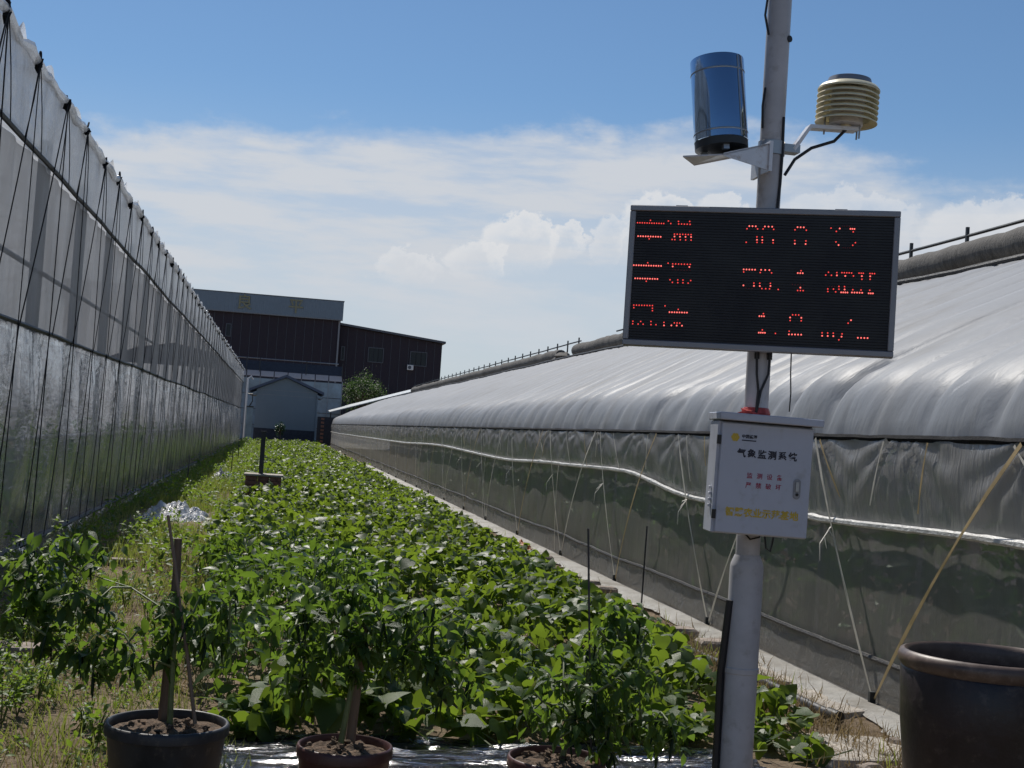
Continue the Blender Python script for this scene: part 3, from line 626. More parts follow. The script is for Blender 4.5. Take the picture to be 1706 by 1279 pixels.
# lean-to roof and dark gate to the right of the shed
lt = root('lean_to', (4.4, 106, 0), 'open lean-to with a pale metal roof and dark gate between shed and arched greenhouse', 'shelter')
MB().add([(3.9, 107, 2.75), (11, 107, 5.05), (11, 113, 5.25), (3.9, 113, 2.95), (3.9, 107, 2.68), (11, 107, 4.98), (11, 113, 5.18), (3.9, 113, 2.88)],
         [(0, 1, 2, 3), (7, 6, 5, 4), (0, 4, 5, 1), (1, 5, 6, 2), (2, 6, 7, 3), (3, 7, 4, 0)]).build('roof', 'panelroof', lt)
for x in (3.98, 5.2): MB().box(x-.05, x+.05, 107.1, 107.2, 0, 2.72+(x-3.9)*.32).build('post', 'dark_steel', lt)
MB().box(2.95, 4.6, 106.9, 107.0, 0, 2.3).build('gate_panel', 'plinth', lt)
for i in range(7): MB().box(3.25, 3.5, 106.86, 106.897, .25+.3*i, .42+.3*i).build('gate_slat', 'brick', lt)

# tree behind the lean-to
def tree(name, label, base, h, crown_c, rad, nleaf, leafsize, mt='treeleaf', trunk_r=.12):
    t = root(name, base, label, 'tree')
    cc = Vector(crown_c); tr = MB(); b0 = Vector(base)
    tr.tube([b0, b0.lerp(cc, .5)+Vector((.08, 0, 0)), cc], [trunk_r, trunk_r*.75, trunk_r*.4], 8)
    r2_ = random.Random(5)
    tips = []
    for i in range(26):
        d = Vector((r2_.gauss(0, 1), r2_.gauss(0, 1), r2_.gauss(.25, .8))).normalized(); k = r2_.uniform(.55, 1.0)
        tip = cc+Vector((d.x*rad[0], d.y*rad[1], d.z*rad[2]))*k; tips.append((tip, r2_.uniform(.3, .5)))
        st = b0.lerp(cc, r2_.uniform(.6, 1)); tr.tube([st, st.lerp(tip, .5)+Vector((0, 0, .1)), tip], [trunk_r*.3, trunk_r*.2, trunk_r*.06], 5)
    tr.build('trunk', 'bark', t, True)
    pos = []
    for i in range(nleaf):
        tip, rr_ = tips[int(rng.integers(len(tips)))]; pos.append(np.array(tip)+rng.normal(0, 1, 3)*rr_*np.array(rad)*.5)
    pos = np.array(pos)-np.array(base); n = len(pos)
    o = scatter('crown', [(0, 0, 0), (-.25, .5, .06), (0, 1, -.1), (.25, .5, .06)], [(0, 1, 2), (0, 2, 3)], pos, rots(rng.uniform(0, 6.3, n), rng.uniform(-1.2, .5, n), rng.uniform(-.6, .6, n)), rng.uniform(.7, 1.3, n)*leafsize, mt, t)
    o['kind'] = 'stuff'; return t
tree('leafy_tree', 'bushy green tree behind the lean-to in front of the dark wing', (7.2, 121, 0), 6.6, (7.2, 121, 4.7), (1.75, 1.7, 1.8), 5200, .17)
tree('small_round_tree', 'small dark clipped tree in front of the shed plinth', (.05, 90, 0), 1.9, (.05, 90, 1.2), (.30, .30, .42), 900, .09, 'pod', .03)

# ================================================================ WEATHER STATION
PX, PY = 1.93, 5.2
pl = root('station_pole', (PX, PY, 0), 'pale grey stepped steel pole carrying the weather instruments', 'pole')
MB().lathe([(.069, 0), (.069, 1.135), (.066, 1.15), (.052, 1.185)], (PX, PY, 0), 28).build('lower_pipe', 'pole', pl, True)
MB().lathe([(.0495, 1.17), (.0495, 4.6), (.0, 4.6)], (PX, PY, 0), 24).build('upper_pipe', 'pole', pl, True)
MB().lathe([(.0695, -.012), (.073, -.010), (.073, .010), (.0695, .012)], (PX, PY, .717), 28).build('joint_band', 'pole', pl, True)
MB().lathe([(.0, 0), (.15, 0), (.15, .015), (.07, .015)], (PX, PY, 0.0), 20).build('base_plate', 'steel', pl)
MB().lathe([(.051, -.03), (.056, -.028), (.056, .028), (.051, .03)], (PX, PY, 2.872), 24).build('clamp', 'steel', pl, True)
MB().box(PX+.045, PX+.115, PY-.03, PY+.03, 2.862, 2.895).build('clamp_ear', 'steel', pl)
MB().tube([(PX+.036, PY-.034, 3.331), (PX+.039, PY-.040, 3.331)], .014, 12).build('cable_hole', 'black', pl)
MB().tube([(PX-.048, PY-.02, 3.62), (PX-.065, PY-.03, 3.5), (PX-.072, PY-.03, 3.42), (PX-.052, PY-.03, 3.34)], .005, 6).build('cable', 'black', pl, True)
MB().tube([(PX-.05, PY-.02, 3.12), (PX-.06, PY-.03, 3.04), (PX-.052, PY-.02, 2.95)], .005, 6).build('cable', 'black', pl, True)
MB().tube([(PX+.03, PY-.043, 3.0), (PX+.032, PY-.046, 2.85), (PX+.03, PY-.046, 2.72), (PX+.022, PY-.048, 2.6)], .006, 6).build('cable', 'black', pl, True)
for dx in (-.03, .025):
    MB().tube([(PX+dx, PY-.055, 2.06), (PX+dx, PY-.056, 1.99)], .011, 8).build('cable_gland', 'black', pl)
    MB().tube([(PX+dx, PY-.056, 1.99), (PX+dx*.9, PY-.057, 1.93), (PX+dx*.2-.01, PY-.056, 1.86), (PX-.02, PY-.055, 1.76)], .005, 6).build('cable', 'black', pl, True)
tp = MB(); tp.lathe([(.0505, 0), (.056, .006), (.060, .018), (.054, .034), (.0505, .040)], (PX, PY, 1.752), 16); tp.blob((PX-.05, PY-.05, 1.765), .04, .025, .014, .5, 3); tp.build('red_tape', 'redtape', pl)
MB().tube([(PX-.07, PY-.02, 1.0), (PX-.085, PY, .7), (PX-.082, PY, .3), (PX-.09, PY, 0)], .016, 7).build('conduit', 'black', pl, True)
MB().tube([(PX-.05, PY-.05, 1.29), (PX-.02, PY-.075, 1.255), (PX+.02, PY-.07, 1.265), (PX+.03, PY-.055, 1.30)], .004, 6).build('cable', 'black', pl, True)
MB().tube([(PX+.055, PY-.03, 1.29), (PX+.062, PY-.04, 1.22), (PX+.085, PY-.03, 1.205), (PX+.10, PY-.03, 1.29)], .004, 6).build('cable', 'black', pl, True)

# LED display board
bo = root('led_display', (1.864, 5.08, 2.308), 'black LED display board with red dot readings in a grey frame', 'display board', rot=(0, 0, -.404))
BW, BH, FR, DP = 1.081, .583, .024, .088
def bpart(mb, nm, mt, par=bo, sm=False): return mb.build(nm, mt, par, sm, world=False)
bpart(MB().box(-BW/2+.004, BW/2-.004, .012, DP, -BH/2+.004, BH/2-.004), 'housing', 'frame')
bpart(MB().box(-BW/2, BW/2, 0, DP*.85, BH/2-FR, BH/2, .003), 'frame_bar', 'frame'); bpart(MB().box(-BW/2, BW/2, 0, DP*.85, -BH/2, -BH/2+FR, .003), 'frame_bar', 'frame')
bpart(MB().box(-BW/2, -BW/2+FR, .001, DP*.85-.001, -BH/2+FR+.0005, BH/2-FR-.0005, .003), 'frame_bar', 'frame'); bpart(MB().box(BW/2-FR, BW/2, .001, DP*.85-.001, -BH/2+FR+.0005, BH/2-FR-.0005, .003), 'frame_bar', 'frame')
scr = bpart(MB().box(-BW/2+FR-.002, BW/2-FR+.002, .0095, .0115, -BH/2+FR-.002, BH/2-FR+.002), 'screen', 'screen')
lv = MB(); IW, IH = BW-2*FR, BH-2*FR
for i in range(49):
    z = -IH/2+IH*i/48; lv.add([(-IW/2, .0094, z-.0012), (IW/2, .0094, z-.0012), (IW/2, .0062, z), (-IW/2, .0062, z), (IW/2, .0094, z+.0006), (-IW/2, .0094, z+.0006)], [(0, 1, 2, 3), (3, 2, 4, 5)])
lo = bpart(lv, 'louvres', 'screen', scr); lo['kind'] = 'stuff'
for x in (-.33, .31): bpart(MB().box(x-.024, x+.024, .02, .05, BH/2+.0005, BH/2+.006), 'mounting_lug', 'frame')
# lit diodes: pixel runs of the part-scanned readings (x0, x1, y, count, brightness) measured on the board face
RUNS = [(135, 277, 170, 12, 1), (205, 205, 155, 1, 1), (302, 302, 158, 1, 1), (315, 315, 172, 1, 1), (358, 420, 175, 5, 1), (357, 357, 160, 1, 1), (418, 418, 160, 1, 1), (138, 260, 243, 10, 2), (198, 198, 256, 1, 1),
 (335, 425, 231, 7, 1), (335, 425, 244, 4, 2), (337, 425, 261, 4, 1), (322, 322, 259, 1, 1), (743, 778, 185, 3, 2), (730, 730, 199, 1, 1), (788, 788, 200, 1, 1), (828, 868, 187, 3, 2), (818, 818, 200, 1, 1), (876, 876, 202, 1, 1),
 (725, 725, 273, 1, 1), (784, 813, 244, 2, 1), (784, 813, 260, 2, 2), (784, 813, 274, 2, 1), (872, 872, 261, 1, 2), (872, 872, 276, 1, 1), (1007, 1041, 190, 3, 2), (993, 993, 204, 1, 1), (1055, 1055, 206, 1, 1), (991, 1052, 264, 2, 1), (991, 1050, 281, 2, 2),
 (1191, 1191, 194, 1, 1), (1239, 1239, 196, 1, 2), (1220, 1220, 212, 1, 1), (1298, 1320, 198, 3, 2), (1313, 1313, 214, 1, 1), (1217, 1217, 270, 1, 1), (1231, 1231, 287, 1, 2), (1309, 1309, 288, 1, 1), (1324, 1324, 274, 1, 1), (1256, 1292, 302, 4, 0), (1253, 1292, 183, 4, 0),
 (115, 262, 401, 12, 2), (190, 190, 386, 1, 1), (122, 242, 472, 10, 2), (182, 182, 486, 1, 1), (300, 300, 388, 1, 1), (325, 420, 393, 7, 1), (325, 415, 407, 2, 2), (323, 418, 425, 7, 0), (310, 310, 478, 1, 1), (323, 323, 492, 1, 1),
 (352, 380, 479, 2, 1), (352, 380, 494, 2, 1), (408, 408, 496, 1, 1), (422, 422, 482, 1, 1), (710, 772, 422, 5, 2), (710, 710, 435, 1, 1), (805, 850, 424, 3, 2), (800, 862, 439, 2, 1), (708, 708, 508, 1, 2), (765, 797, 496, 2, 1),
 (765, 797, 511, 2, 2), (855, 855, 497, 1, 1), (855, 855, 511, 1, 2), (720, 755, 524, 3, 0), (808, 850, 526, 3, 1), (897, 897, 530, 1, 1), (1023, 1023, 428, 1, 1), (1005, 1032, 441, 3, 2), (975, 1035, 504, 5, 0), (1018, 1018, 520, 1, 2), (1003, 1033, 536, 3, 1),
 (1173, 1173, 436, 1, 1), (1158, 1189, 452, 2, 1), (1219, 1219, 438, 1, 1), (1219, 1219, 453, 1, 2), (1247, 1300, 439, 5, 1), (1265, 1265, 456, 1, 2), (1310, 1310, 456, 1, 1), (1341, 1364, 441, 3, 1), (1356, 1356, 457, 1, 2), (1356, 1356, 474, 1, 1),
 (1401, 1426, 443, 3, 1), (1402, 1402, 458, 1, 2), (1401, 1401, 474, 1, 1), (1168, 1168, 527, 1, 1), (1168, 1168, 541, 1, 1), (1175, 1205, 514, 3, 0), (1199, 1229, 528, 2, 1), (1211, 1211, 543, 1, 1), (1229, 1260, 514, 2, 1), (1260, 1260, 530, 1, 2), (1241, 1275, 546, 4, 2),
 (1305, 1352, 517, 2, 0), (1305, 1350, 532, 2, 1), (1300, 1356, 547, 5, 2), (1398, 1398, 534, 1, 1), (1392, 1415, 551, 3, 2),
 (115, 215, 616, 8, 1), (115, 215, 630, 2, 1), (215, 215, 645, 1, 1), (110, 152, 702, 2, 1), (109, 109, 715, 1, 1), (138, 165, 717, 2, 1), (207, 207, 703, 1, 1), (207, 234, 720, 2, 1), (277, 277, 708, 1, 1), (277, 277, 724, 1, 2), (333, 362, 711, 3, 1), (317, 374, 725, 3, 2),
 (283, 283, 619, 1, 1), (307, 401, 654, 8, 2), (354, 354, 638, 1, 1), (815, 815, 661, 1, 1), (793, 818, 675, 3, 2), (808, 808, 749, 1, 1), (789, 822, 764, 4, 2), (879, 879, 768, 1, 1), (974, 1007, 668, 3, 1), (960, 1021, 683, 2, 2), (960, 1020, 699, 2, 1),
 (954, 954, 756, 1, 1), (952, 1019, 774, 5, 2), (1292, 1292, 697, 1, 2), (1276, 1276, 713, 1, 1), (1133, 1194, 766, 3, 1), (1133, 1194, 782, 3, 2), (1242, 1242, 771, 1, 1), (1239, 1239, 786, 1, 2), (1224, 1224, 803, 1, 1), (1328, 1381, 793, 4, 2)]
src = np.array([(128, 103), (1543, 133), (1487, 866), (85, 797)], float); dst = np.array([(-IW/2, IH/2), (IW/2, IH/2), (IW/2, -IH/2), (-IW/2, -IH/2)])
A = []
for (x, y), (u, w) in zip(src, dst): A += [[x, y, 1, 0, 0, 0, -u*x, -u*y, u], [0, 0, 0, x, y, 1, -w*x, -w*y, w]]
A = np.array(A); hh = np.append(np.linalg.solve(A[:, :8], A[:, 8]), 1).reshape(3, 3)
dots = {0: MB(), 1: MB(), 2: MB()}
for x0, x1, y, n, br in RUNS:
    ys_ = y + (np.linspace(x0, x1, n)-(x0+x1)/2)*.028
    for x, yy in zip(np.linspace(x0, x1, n), ys_):
        q = hh @ np.array([x, yy, 1]); u, w = q[0]/q[2], q[1]/q[2]; r = (.0020, .0027, .0032)[br]
        dots[br].lathe([(r, 0), (r*.75, .0025), (0, .0034)], (0, 0, 0), 8) if False else dots[br].add([(u+r*math.cos(k*math.pi/4), .0058-.0 , w+r*math.sin(k*math.pi/4)) for k in range(8)]+[(u, .0038, w)], [((k+1) % 8, k, 8) for k in range(8)])
MT['emit0'] = solid('dim_red_diode', (.35, .05, .06), .4)
for k, mt, nm in ((0, 'emit0', 'dim_diodes'), (1, 'emit', 'lit_diodes'), (2, 'emit2', 'bright_diodes')):
    d = bpart(dots[k], nm, mt, scr); d['kind'] = 'stuff'

bpart(MB().tube([(.145, .05, -BH/2+.005), (.147, .05, -BH/2-.08), (.152, .06, -BH/2-.16), (.150, .07, -BH/2-.235)], .0028, 5), 'loose_wire', 'black', bo, True)
# control cabinet
ca = root('control_cabinet', (1.902, 5.0, 1.50), 'white steel control cabinet with Chinese lettering strapped to the pole', 'cabinet', rot=(R(0), R(.9), R(-6)))
cw, ch, cdp = .385, .445, .155
def cpart(mb, nm, mt, par=ca, sm=False): return mb.build(nm, mt, par, sm, world=False)
cpart(MB().box(-cw/2, cw/2, .012, cdp, -ch/2, ch/2, .004), 'body', 'cabinet')
dr = cpart(MB().box(-cw/2+.012, cw/2-.002, -.004, .0115, -ch/2+.004, ch/2-.006, .003), 'door', 'cabinet')
cpart(MB().box(-cw/2-.006, cw/2+.026, -.04, cdp+.02, ch/2+.004, ch/2+.034, .003), 'lid', 'cabinet'); cpart(MB().box(-cw/2+.01, cw/2-.01, .0, cdp, ch/2-.001, ch/2+.005), 'lid_gasket', 'black')
for z in (ch/2-.075, -ch/2+.075): cpart(MB().box(-cw/2-.004, -cw/2+.0115, -.006, .004, z-.018, z+.018), 'hinge', 'black')
for k in range(4): cpart(MB().box(-cw/2-.010, -cw/2+.001, .05, .065, -.045-k*.024-.006, -.045-k*.024+.006, .002), 'side_bolt', 'plate')
hx, hz = cw/2-.055, -.025
hs = MB(); pts = []
for k in range(24):
    a_ = 2*math.pi*k/24; pts.append((hx+.0145*math.cos(a_), hz+.0145*math.sin(a_)+(.026 if math.sin(a_) > 0 else -.026)))
hs.add([(x, -.0075, z) for x, z in pts]+[(x, -.0045, z) for x, z in pts], [tuple(range(24))]+[(k, (k+1) % 24, 24+(k+1) % 24, 24+k)[::-1] for k in range(24)])
hd = cpart(hs, 'handle', 'frame', dr); cpart(MB().box(hx-.008, hx+.008, -.0115, -.0074, hz-.012, hz+.03, .002), 'latch', 'steel', hd); cpart(MB().tube([(hx+.001, -.0118, hz-.022), (hx+.001, -.0074, hz-.022)], .006, 10), 'keyhole', 'black', hd)
def ctext(body, size, x, z, mt, sp=1.0, bold=.0, nm='lettering', align='CENTER'): return text_mesh(body, size, mt, nm, dr, (x, -.0052, z), spacing=sp, bold=bold, align=align)
ctext('气象监测系统', .036, .008, .098, 'ink', 1.30, .0011)
ctext('监测设备', .024, .004, .012, 'redink', 2.35, .0003); ctext('严禁破坏', .024, .002, -.026, 'redink', 2.35, .0003)
ctext('智慧农业示范基地', .037, .004, -.136, 'yellowink', 1.0, .0012)
ctext('中国能源', .0155, -.068, .166, 'ink', 1.0, .0006)
cpart(MB().box(-.098, -.040, -.0052, -.0045, .1490, .1535), 'printed_line', 'ink', dr)
lg2 = MB()
for k in range(6):
    a_ = k*math.pi/3; cxx, czz = -.125+.009*math.cos(a_), .161+.009*math.sin(a_)
    lg2.add([(cxx+.0085*math.cos(t*math.pi/4), -.0052-.0001*k, czz+.0085*math.sin(t*math.pi/4)) for t in range(8)], [tuple(range(8))[::-1]])
cpart(lg2, 'emblem', 'yellowink', dr)

# rain gauge on its bracket
gb = root('gauge_bracket', (PX, PY, 2.80), 'folded white steel bracket arm holding the rain gauge on the pole', 'bracket')
g = MB(); x0, x1 = PX-.385, PX-.045
top = [(x0, PY-.02, 2.795), (x0+.13, PY-.15, 2.79), (x1, PY-.10, 2.865), (x1, PY+.10, 2.865), (x0+.10, PY+.14, 2.80)]
g.add(top+[(v[0], v[1], v[2]+.006) for v in top], [(4, 3, 2, 1, 0), (5, 6, 7, 8, 9)]+[(k, (k+1) % 5, 5+(k+1) % 5, 5+k) for k in range(5)])
g.build('tray', 'plate', gb)
fl = MB(); fl.add([(x0+.13, PY-.15, 2.788), (x1, PY-.10, 2.76), (x1, PY-.10, 2.872), (x0+.13, PY-.15, 2.80), (x0+.13, PY-.147, 2.788), (x1, PY-.097, 2.76), (x1, PY-.097, 2.872), (x0+.13, PY-.147, 2.80)], [(0, 1, 2, 3), (7, 6, 5, 4), (0, 3, 7, 4), (1, 5, 6, 2), (3, 2, 6, 7), (1, 0, 4, 5)]); fl.build('side_flange', 'plate', gb)
MB().box(x1-.002, x1+.012, PY-.11, PY+.10, 2.755, 2.88).build('back_plate', 'plate', gb)
rgx = root('rain_gauge', (1.708, PY-.02, 2.842), 'polished steel rain gauge cylinder mounted beside the pole', 'rain gauge', rot=(R(-5), R(-5), 0))
def rp_(mb, nm, mt, sm=True): return mb.build(nm, mt, rgx, sm, world=False)
cyl = rp_(MB().lathe([(.108, .03), (.1105, .032), (.1105, .372), (.109, .378), (.1075, .378), (.1065, .36), (.02, .28)], n=48), 'cylinder', 'chrome')
for z in (.062, .318): MB().lathe([(.1108, -.004), (.1125, 0), (.1108, .004)], (0, 0, z), 48).build('band', 'steel', cyl, True, world=False)
MB().tube([(.055, -.0965, .035), (.055, -.0965, .372)], .0035, 8).build('seam', 'steel', cyl, True, world=False)
rp_(MB().lathe([(.0, .0), (.109, .0), (.1095, .03), (.02, .031)], n=40), 'base', 'dark_steel')
for k in range(3):
    a_ = k*2.1+.4; rp_(MB().box(.075*math.cos(a_)-.012, .075*math.cos(a_)+.012, .075*math.sin(a_)-.012, .075*math.sin(a_)+.012, -.02, -.0005), 'foot', 'steel', False)

# louvred temperature sensor on its arm
sb = root('sensor_arm', (PX, PY, 2.88), 'cranked white flat bar arm on the pole under the cream louvred sensor', 'bracket')
MB().ribbon([(PX+.05, PY, 2.872), (PX+.09, PY, 2.875), (PX+.155, PY-.01, 2.978), (PX+.36, PY-.02, 2.985)], .06, .016).build('arm', 'plate', sb)
MB().tube([(PX+.05, PY-.04, 2.76), (PX+.09, PY-.04, 2.83), (PX+.16, PY-.04, 2.885), (PX+.26, PY-.035, 2.925), (PX+.315, PY-.03, 2.985)], .007, 7).build('cable', 'black', sb, True)
ss = root('louvred_sensor', (2.243, PY-.02, 3.0), 'cream louvred round weather sensor shield on an arm', 'weather sensor', rot=(R(0), R(2), 0))
def sp_(mb, nm, mt, sm=False, par=ss): return mb.build(nm, mt, par, sm, world=False)
for k in range(7):
    z = .012+k*.0225; o = sp_(MB().lathe([(.098, z+.018), (.128, z), (.1285, z-.003), (.1265, z-.004), (.096, z+.013)], n=40, closed=True), 'louvre_ring', 'cream', True)
sp_(MB().lathe([(.0, .176), (.09, .175), (.118, .164), (.1285, .150), (.125, .149), (.1, .16), (0, .162)], n=40), 'top_ring', 'cream', True)
sp_(MB().lathe([(.0, .206), (.06, .205), (.088, .196), (.094, .174), (0, .1735)], n=36), 'cap', 'frame', True)
sp_(MB().lathe([(.0, .0), (.07, .0), (.07, .15), (0, .15)], n=24), 'core', 'plate', True)
sp_(MB().tube([(.0, 0, .03), (.0, 0, -.016)], .024, 10), 'probe', 'cream', True)
for x, y, z in ((-.085, .02, -.045), (.05, -.03, -.055), (.065, .03, -.045)): sp_(MB().tube([(x, y, .03), (x, y, z)], .004, 6), 'threaded_rod', 'steel', True)

# ================================================================ POTS AND PEPPER PLANTS
def pot(name, label, c, r, h, mt, soil_drop, rim=.02, taper=.8, rim_mt=None, sx=1.0, group=None, n=40):
    p = root(name, (c[0], c[1], 0), label, 'plant pot', group)
    if rim_mt:      # thick rolled clay rim
        MB().lathe([(r*taper, 0), (r*(taper+.06), h*.25), (r*.955, h*.62), (r*.975, h-.085), (r*.955, h-.075)], (c[0], c[1], 0), n, sx).build('wall', mt, p, True)
        MB().lathe([(r*.955, h-.078), (r*1.0, h-.055), (r*1.01, h-.03), (r*.985, h-.006), (r*.94, h), (r*.895, h-.012), (r*.88, h-.045), (r*.88, h-.09)], (c[0], c[1], 0), n, sx).build('rim', rim_mt, p, True)
        MB().lathe([(r*.88, h-.088), (r*.84, h*.4), (r*.8, .06), (0, .06)], (c[0], c[1], 0), n, sx).build('inner_wall', mt, p, True)
    else:
        MB().lathe([(r*taper, 0), (r*.95, h-.05), (r*.955, h-.045)], (c[0], c[1], 0), n, sx).build('wall', mt, p, True)
        MB().lathe([(r*.955, h-.048), (r*1.0, h-.044), (r*1.005, h-.012), (r*.985, h-.002), (r*.955, h), (r*.93, h-.004), (r*.915, h-.03), (r*.90, h-.12)], (c[0], c[1], 0), n, sx).build('rim', mt, p, True)
    if soil_drop is not None:
        MB().grid([i*2*math.pi/30 for i in range(31)], [0, .2, .4, .6, .8, 1.0], lambda a, q: (c[0]+r*.905*q*math.cos(a)*sx, c[1]+r*.905*q*math.sin(a), h-soil_drop+.02*fb(math.cos(a)*q*5+c[0], math.sin(a)*q*5, 2)*(1 if q < .9 else .2)+.025*(1-q))).build('soil', 'soil', p)
        for i in range(18):
            a, q = random.uniform(0, 6.28), random.uniform(.15, .85); s_ = random.uniform(.005, .013)
            MB().blob((c[0]+r*.9*q*math.cos(a), c[1]+r*.9*q*math.sin(a), h-soil_drop+.015+.02*(1-q)), s_*1.3, s_, s_*.8, .6, i, 7, 5).build('soil_clod', 'soil', p)
    return p
PG = 'potted pepper plants in front of the bed'
pot('plant_pot', 'black plastic pot with a wide rim, holding the left leaning pepper plant beside the grass', (-.36, 5.57), .248, .36, 'pot_black', .035, group=PG)
pot('plant_pot', 'dark red plastic pot with a thick wooden stake, on the black mulch film', (.35, 5.36), .192, .335, 'pot_brown', .03, taper=.86, group=PG)
pot('plant_pot', 'dark red plastic pot with a thin rod and bushy pepper plant beside the pole', (1.20, 5.28), .20, .325, 'pot_brown', .03, taper=.86, group=PG)
pot('clay_pot', 'large empty brown glazed clay pot with a rolled rim', (3.215, 5.50), .375, .775, 'pot_glaze', None, taper=.82, rim_mt='pot_rim', sx=1.08, n=56)

def tmesh(name, tv, tf, mt):
    me = bpy.data.meshes.new(name); me.from_pydata(tv, [], tf); me.materials.append(MT[mt]); me.polygons.foreach_set('use_smooth', [True]*len(me.polygons)); me.update(); return me
def half(mid, left, fl):
    """template mirrored about the midrib"""
    n = len(mid); k = len(left); tv = list(mid)+list(left)+[(-x, y, z) for x, y, z in left]; tf = []
    for f in fl:
        tf.append(tuple(n+i-100 if i >= 100 else i for i in f)); tf.append(tuple((n+k+i-100 if i >= 100 else i) for i in f)[::-1])
    return tv, tf
# broad heart-shaped vine leaf, narrow pepper leaves
SWEET = half([(0, 0, 0), (0, .33, .015), (0, .65, -.02), (0, 1.0, -.13)], [(-.17, -.13, -.01), (-.46, -.03, .05), (-.50, .26, .07), (-.30, .56, .03)], [(0, 101, 100), (0, 1, 102, 101), (1, 2, 103, 102), (2, 3, 103)])
SWEET2 = half([(0, 0, 0), (0, .33, -.03), (0, .65, -.09), (0, 1.0, -.26)], [(-.2, -.1, -.03), (-.50, .05, -.02), (-.40, .33, -.06), (-.34, .52, -.12)], [(0, 101, 100), (0, 1, 102, 101), (1, 2, 103, 102), (2, 3, 103)])
def fine_leaf(droop, cup, lobes):
    mid = [(0, q, cup*0-droop*q*q) for q in (0, .2, .4, .6, .8, 1.0)]
    out_ = [(-.09, -.10), (-.25, -.15), (-.40, -.09), (-.48, .05), (-.46, .20), (-.38, .37), (-.27, .55), (-.14, .77)]
    if lobes: out_[4] = (-.52, .24); out_[5] = (-.36, .34)
    left = [(x, y, cup*abs(x)*1.1-droop*max(0, y)**2-.25*x*x+.02*math.sin(9*y+4*x)) for x, y in out_]
    return half(mid, left, [(0, 101, 100), (0, 102, 101), (0, 103, 102), (0, 1, 104, 103), (1, 2, 105, 104), (2, 3, 106, 105), (3, 4, 107, 106), (4, 5, 107)])
FINE = fine_leaf(.18, .16, False); FINE2 = fine_leaf(.30, -.04, True)
PEP = half([(0, 0, 0), (0, .33, .0), (0, .66, -.05), (0, 1.0, -.2)], [(-.20, .28, .06), (-.18, .58, .02)], [(0, 1, 100), (1, 2, 101, 100), (2, 3, 101)])
PEP2 = half([(0, 0, 0), (0, .3, .03), (0, .6, .0), (0, 1.0, -.12)], [(-.23, .3, .10), (-.2, .62, .07)], [(0, 1, 100), (1, 2, 101, 100), (2, 3, 101)])
pod_mb = MB().tube([(0, 0, 0), (0, 0, -.12), (.02, 0, -.5), (.06, 0, -.85), (.10, .0, -1.0)], [.02, .085, .075, .04, .008], 7)
M_PEP = [tmesh('leaf', *PEP, 'pepperleaf'), tmesh('leaf', *PEP2, 'pepperleaf')]; M_POD = tmesh('pod', pod_mb.v, pod_mb.f, 'pod'); M_SW = [tmesh('leaf', *FINE, 'leaf'), tmesh('leaf', *FINE2, 'leaf')]
def euler_of(yaw, pitch, roll): return (Matrix.Rotation(yaw, 3, 'Z') @ Matrix.Rotation(pitch, 3, 'X') @ Matrix.Rotation(roll, 3, 'Y')).to_euler()
def pepper(label, base, stem_top, blobs, nleaf, npod, seed, lsz=(.05, .09)):
    rd = random.Random(seed); b0 = Vector(base); st = Vector(stem_top)
    p = root('pepper_plant', base, label, 'pepper plant', PG)
    nodes = [b0.lerp(st, t) for t in (.55, .7, .85, 1.0)]; br = MB()
    br.tube([b0, b0.lerp(st, .5)+Vector((rd.uniform(-.02, .02), 0, 0)), st], [.013, .011, .008], 7)
    tot = sum(b_[6] for b_ in blobs); leafpts = []; nbr = 80
    for cx_, cy_, cz_, rx_, ry_, rz_, wgt in blobs:
        for i in range(int(nbr*wgt/tot)):
            while True:
                d = Vector((rd.uniform(-1, 1), rd.uniform(-1, 1), rd.uniform(-1, 1)))
                if d.length < 1: break
            tip = Vector((cx_+d.x*rx_, cy_+d.y*ry_, cz_+d.z*rz_))
            par = min(nodes, key=lambda q: (q-tip).length + max(0, q.z-tip.z)*.6)
            mid = par.lerp(tip, .5)+Vector((rd.uniform(-.02, .02), rd.uniform(-.02, .02), .03))
            br.tube([par, mid, tip], [.0055, .004, .002], 5); nodes += [mid, tip]; leafpts.append((mid, tip))
    br.build('branches', 'stem', p, True)
    for i in range(nleaf):
        a, c_ = leafpts[i % len(leafpts)]; q = a.lerp(c_, rd.uniform(.25, 1.08))+Vector((rd.gauss(0, .022), rd.gauss(0, .022), rd.gauss(0, .018)))
        o = child(None, 'leaf', M_PEP[i % 2], p, q-b0); o.rotation_euler = euler_of(rd.uniform(0, 6.28), -rd.uniform(-.25, 1.2), rd.uniform(-.7, .7)); s_ = rd.uniform(*lsz); o.scale = (s_*rd.uniform(.9, 1.25), s_, s_)
    PP = []
    for i in range(430):
        a, c_ = leafpts[rd.randrange(len(leafpts))]; PP.append(np.array(a.lerp(c_, rd.uniform(.2, 1.05))-b0)+np.array((rd.gauss(0, .035), rd.gauss(0, .035), rd.gauss(0, .03))))
    g_ = np.random.default_rng(seed); n_ = len(PP)
    scatter('inner_foliage', *PEP2, np.array(PP), rots(g_.uniform(0, 6.28, n_), -g_.uniform(.2, 1.4, n_), g_.normal(0, .5, n_)), g_.uniform(lsz[0]*.9, lsz[1], n_), 'pepperleaf', p)['kind'] = 'stuff'
    for i in range(npod):
        a, c_ = rd.choice(leafpts); q = a.lerp(c_, rd.uniform(.4, 1))
        o = child(None, 'pepper', M_POD, p, q-b0); o.rotation_euler = (rd.uniform(-.25, .25), rd.uniform(-.25, .25), rd.uniform(0, 6.28)); s_ = rd.uniform(.07, .13); o.scale = (s_*.75, s_*.75, s_)
    return p
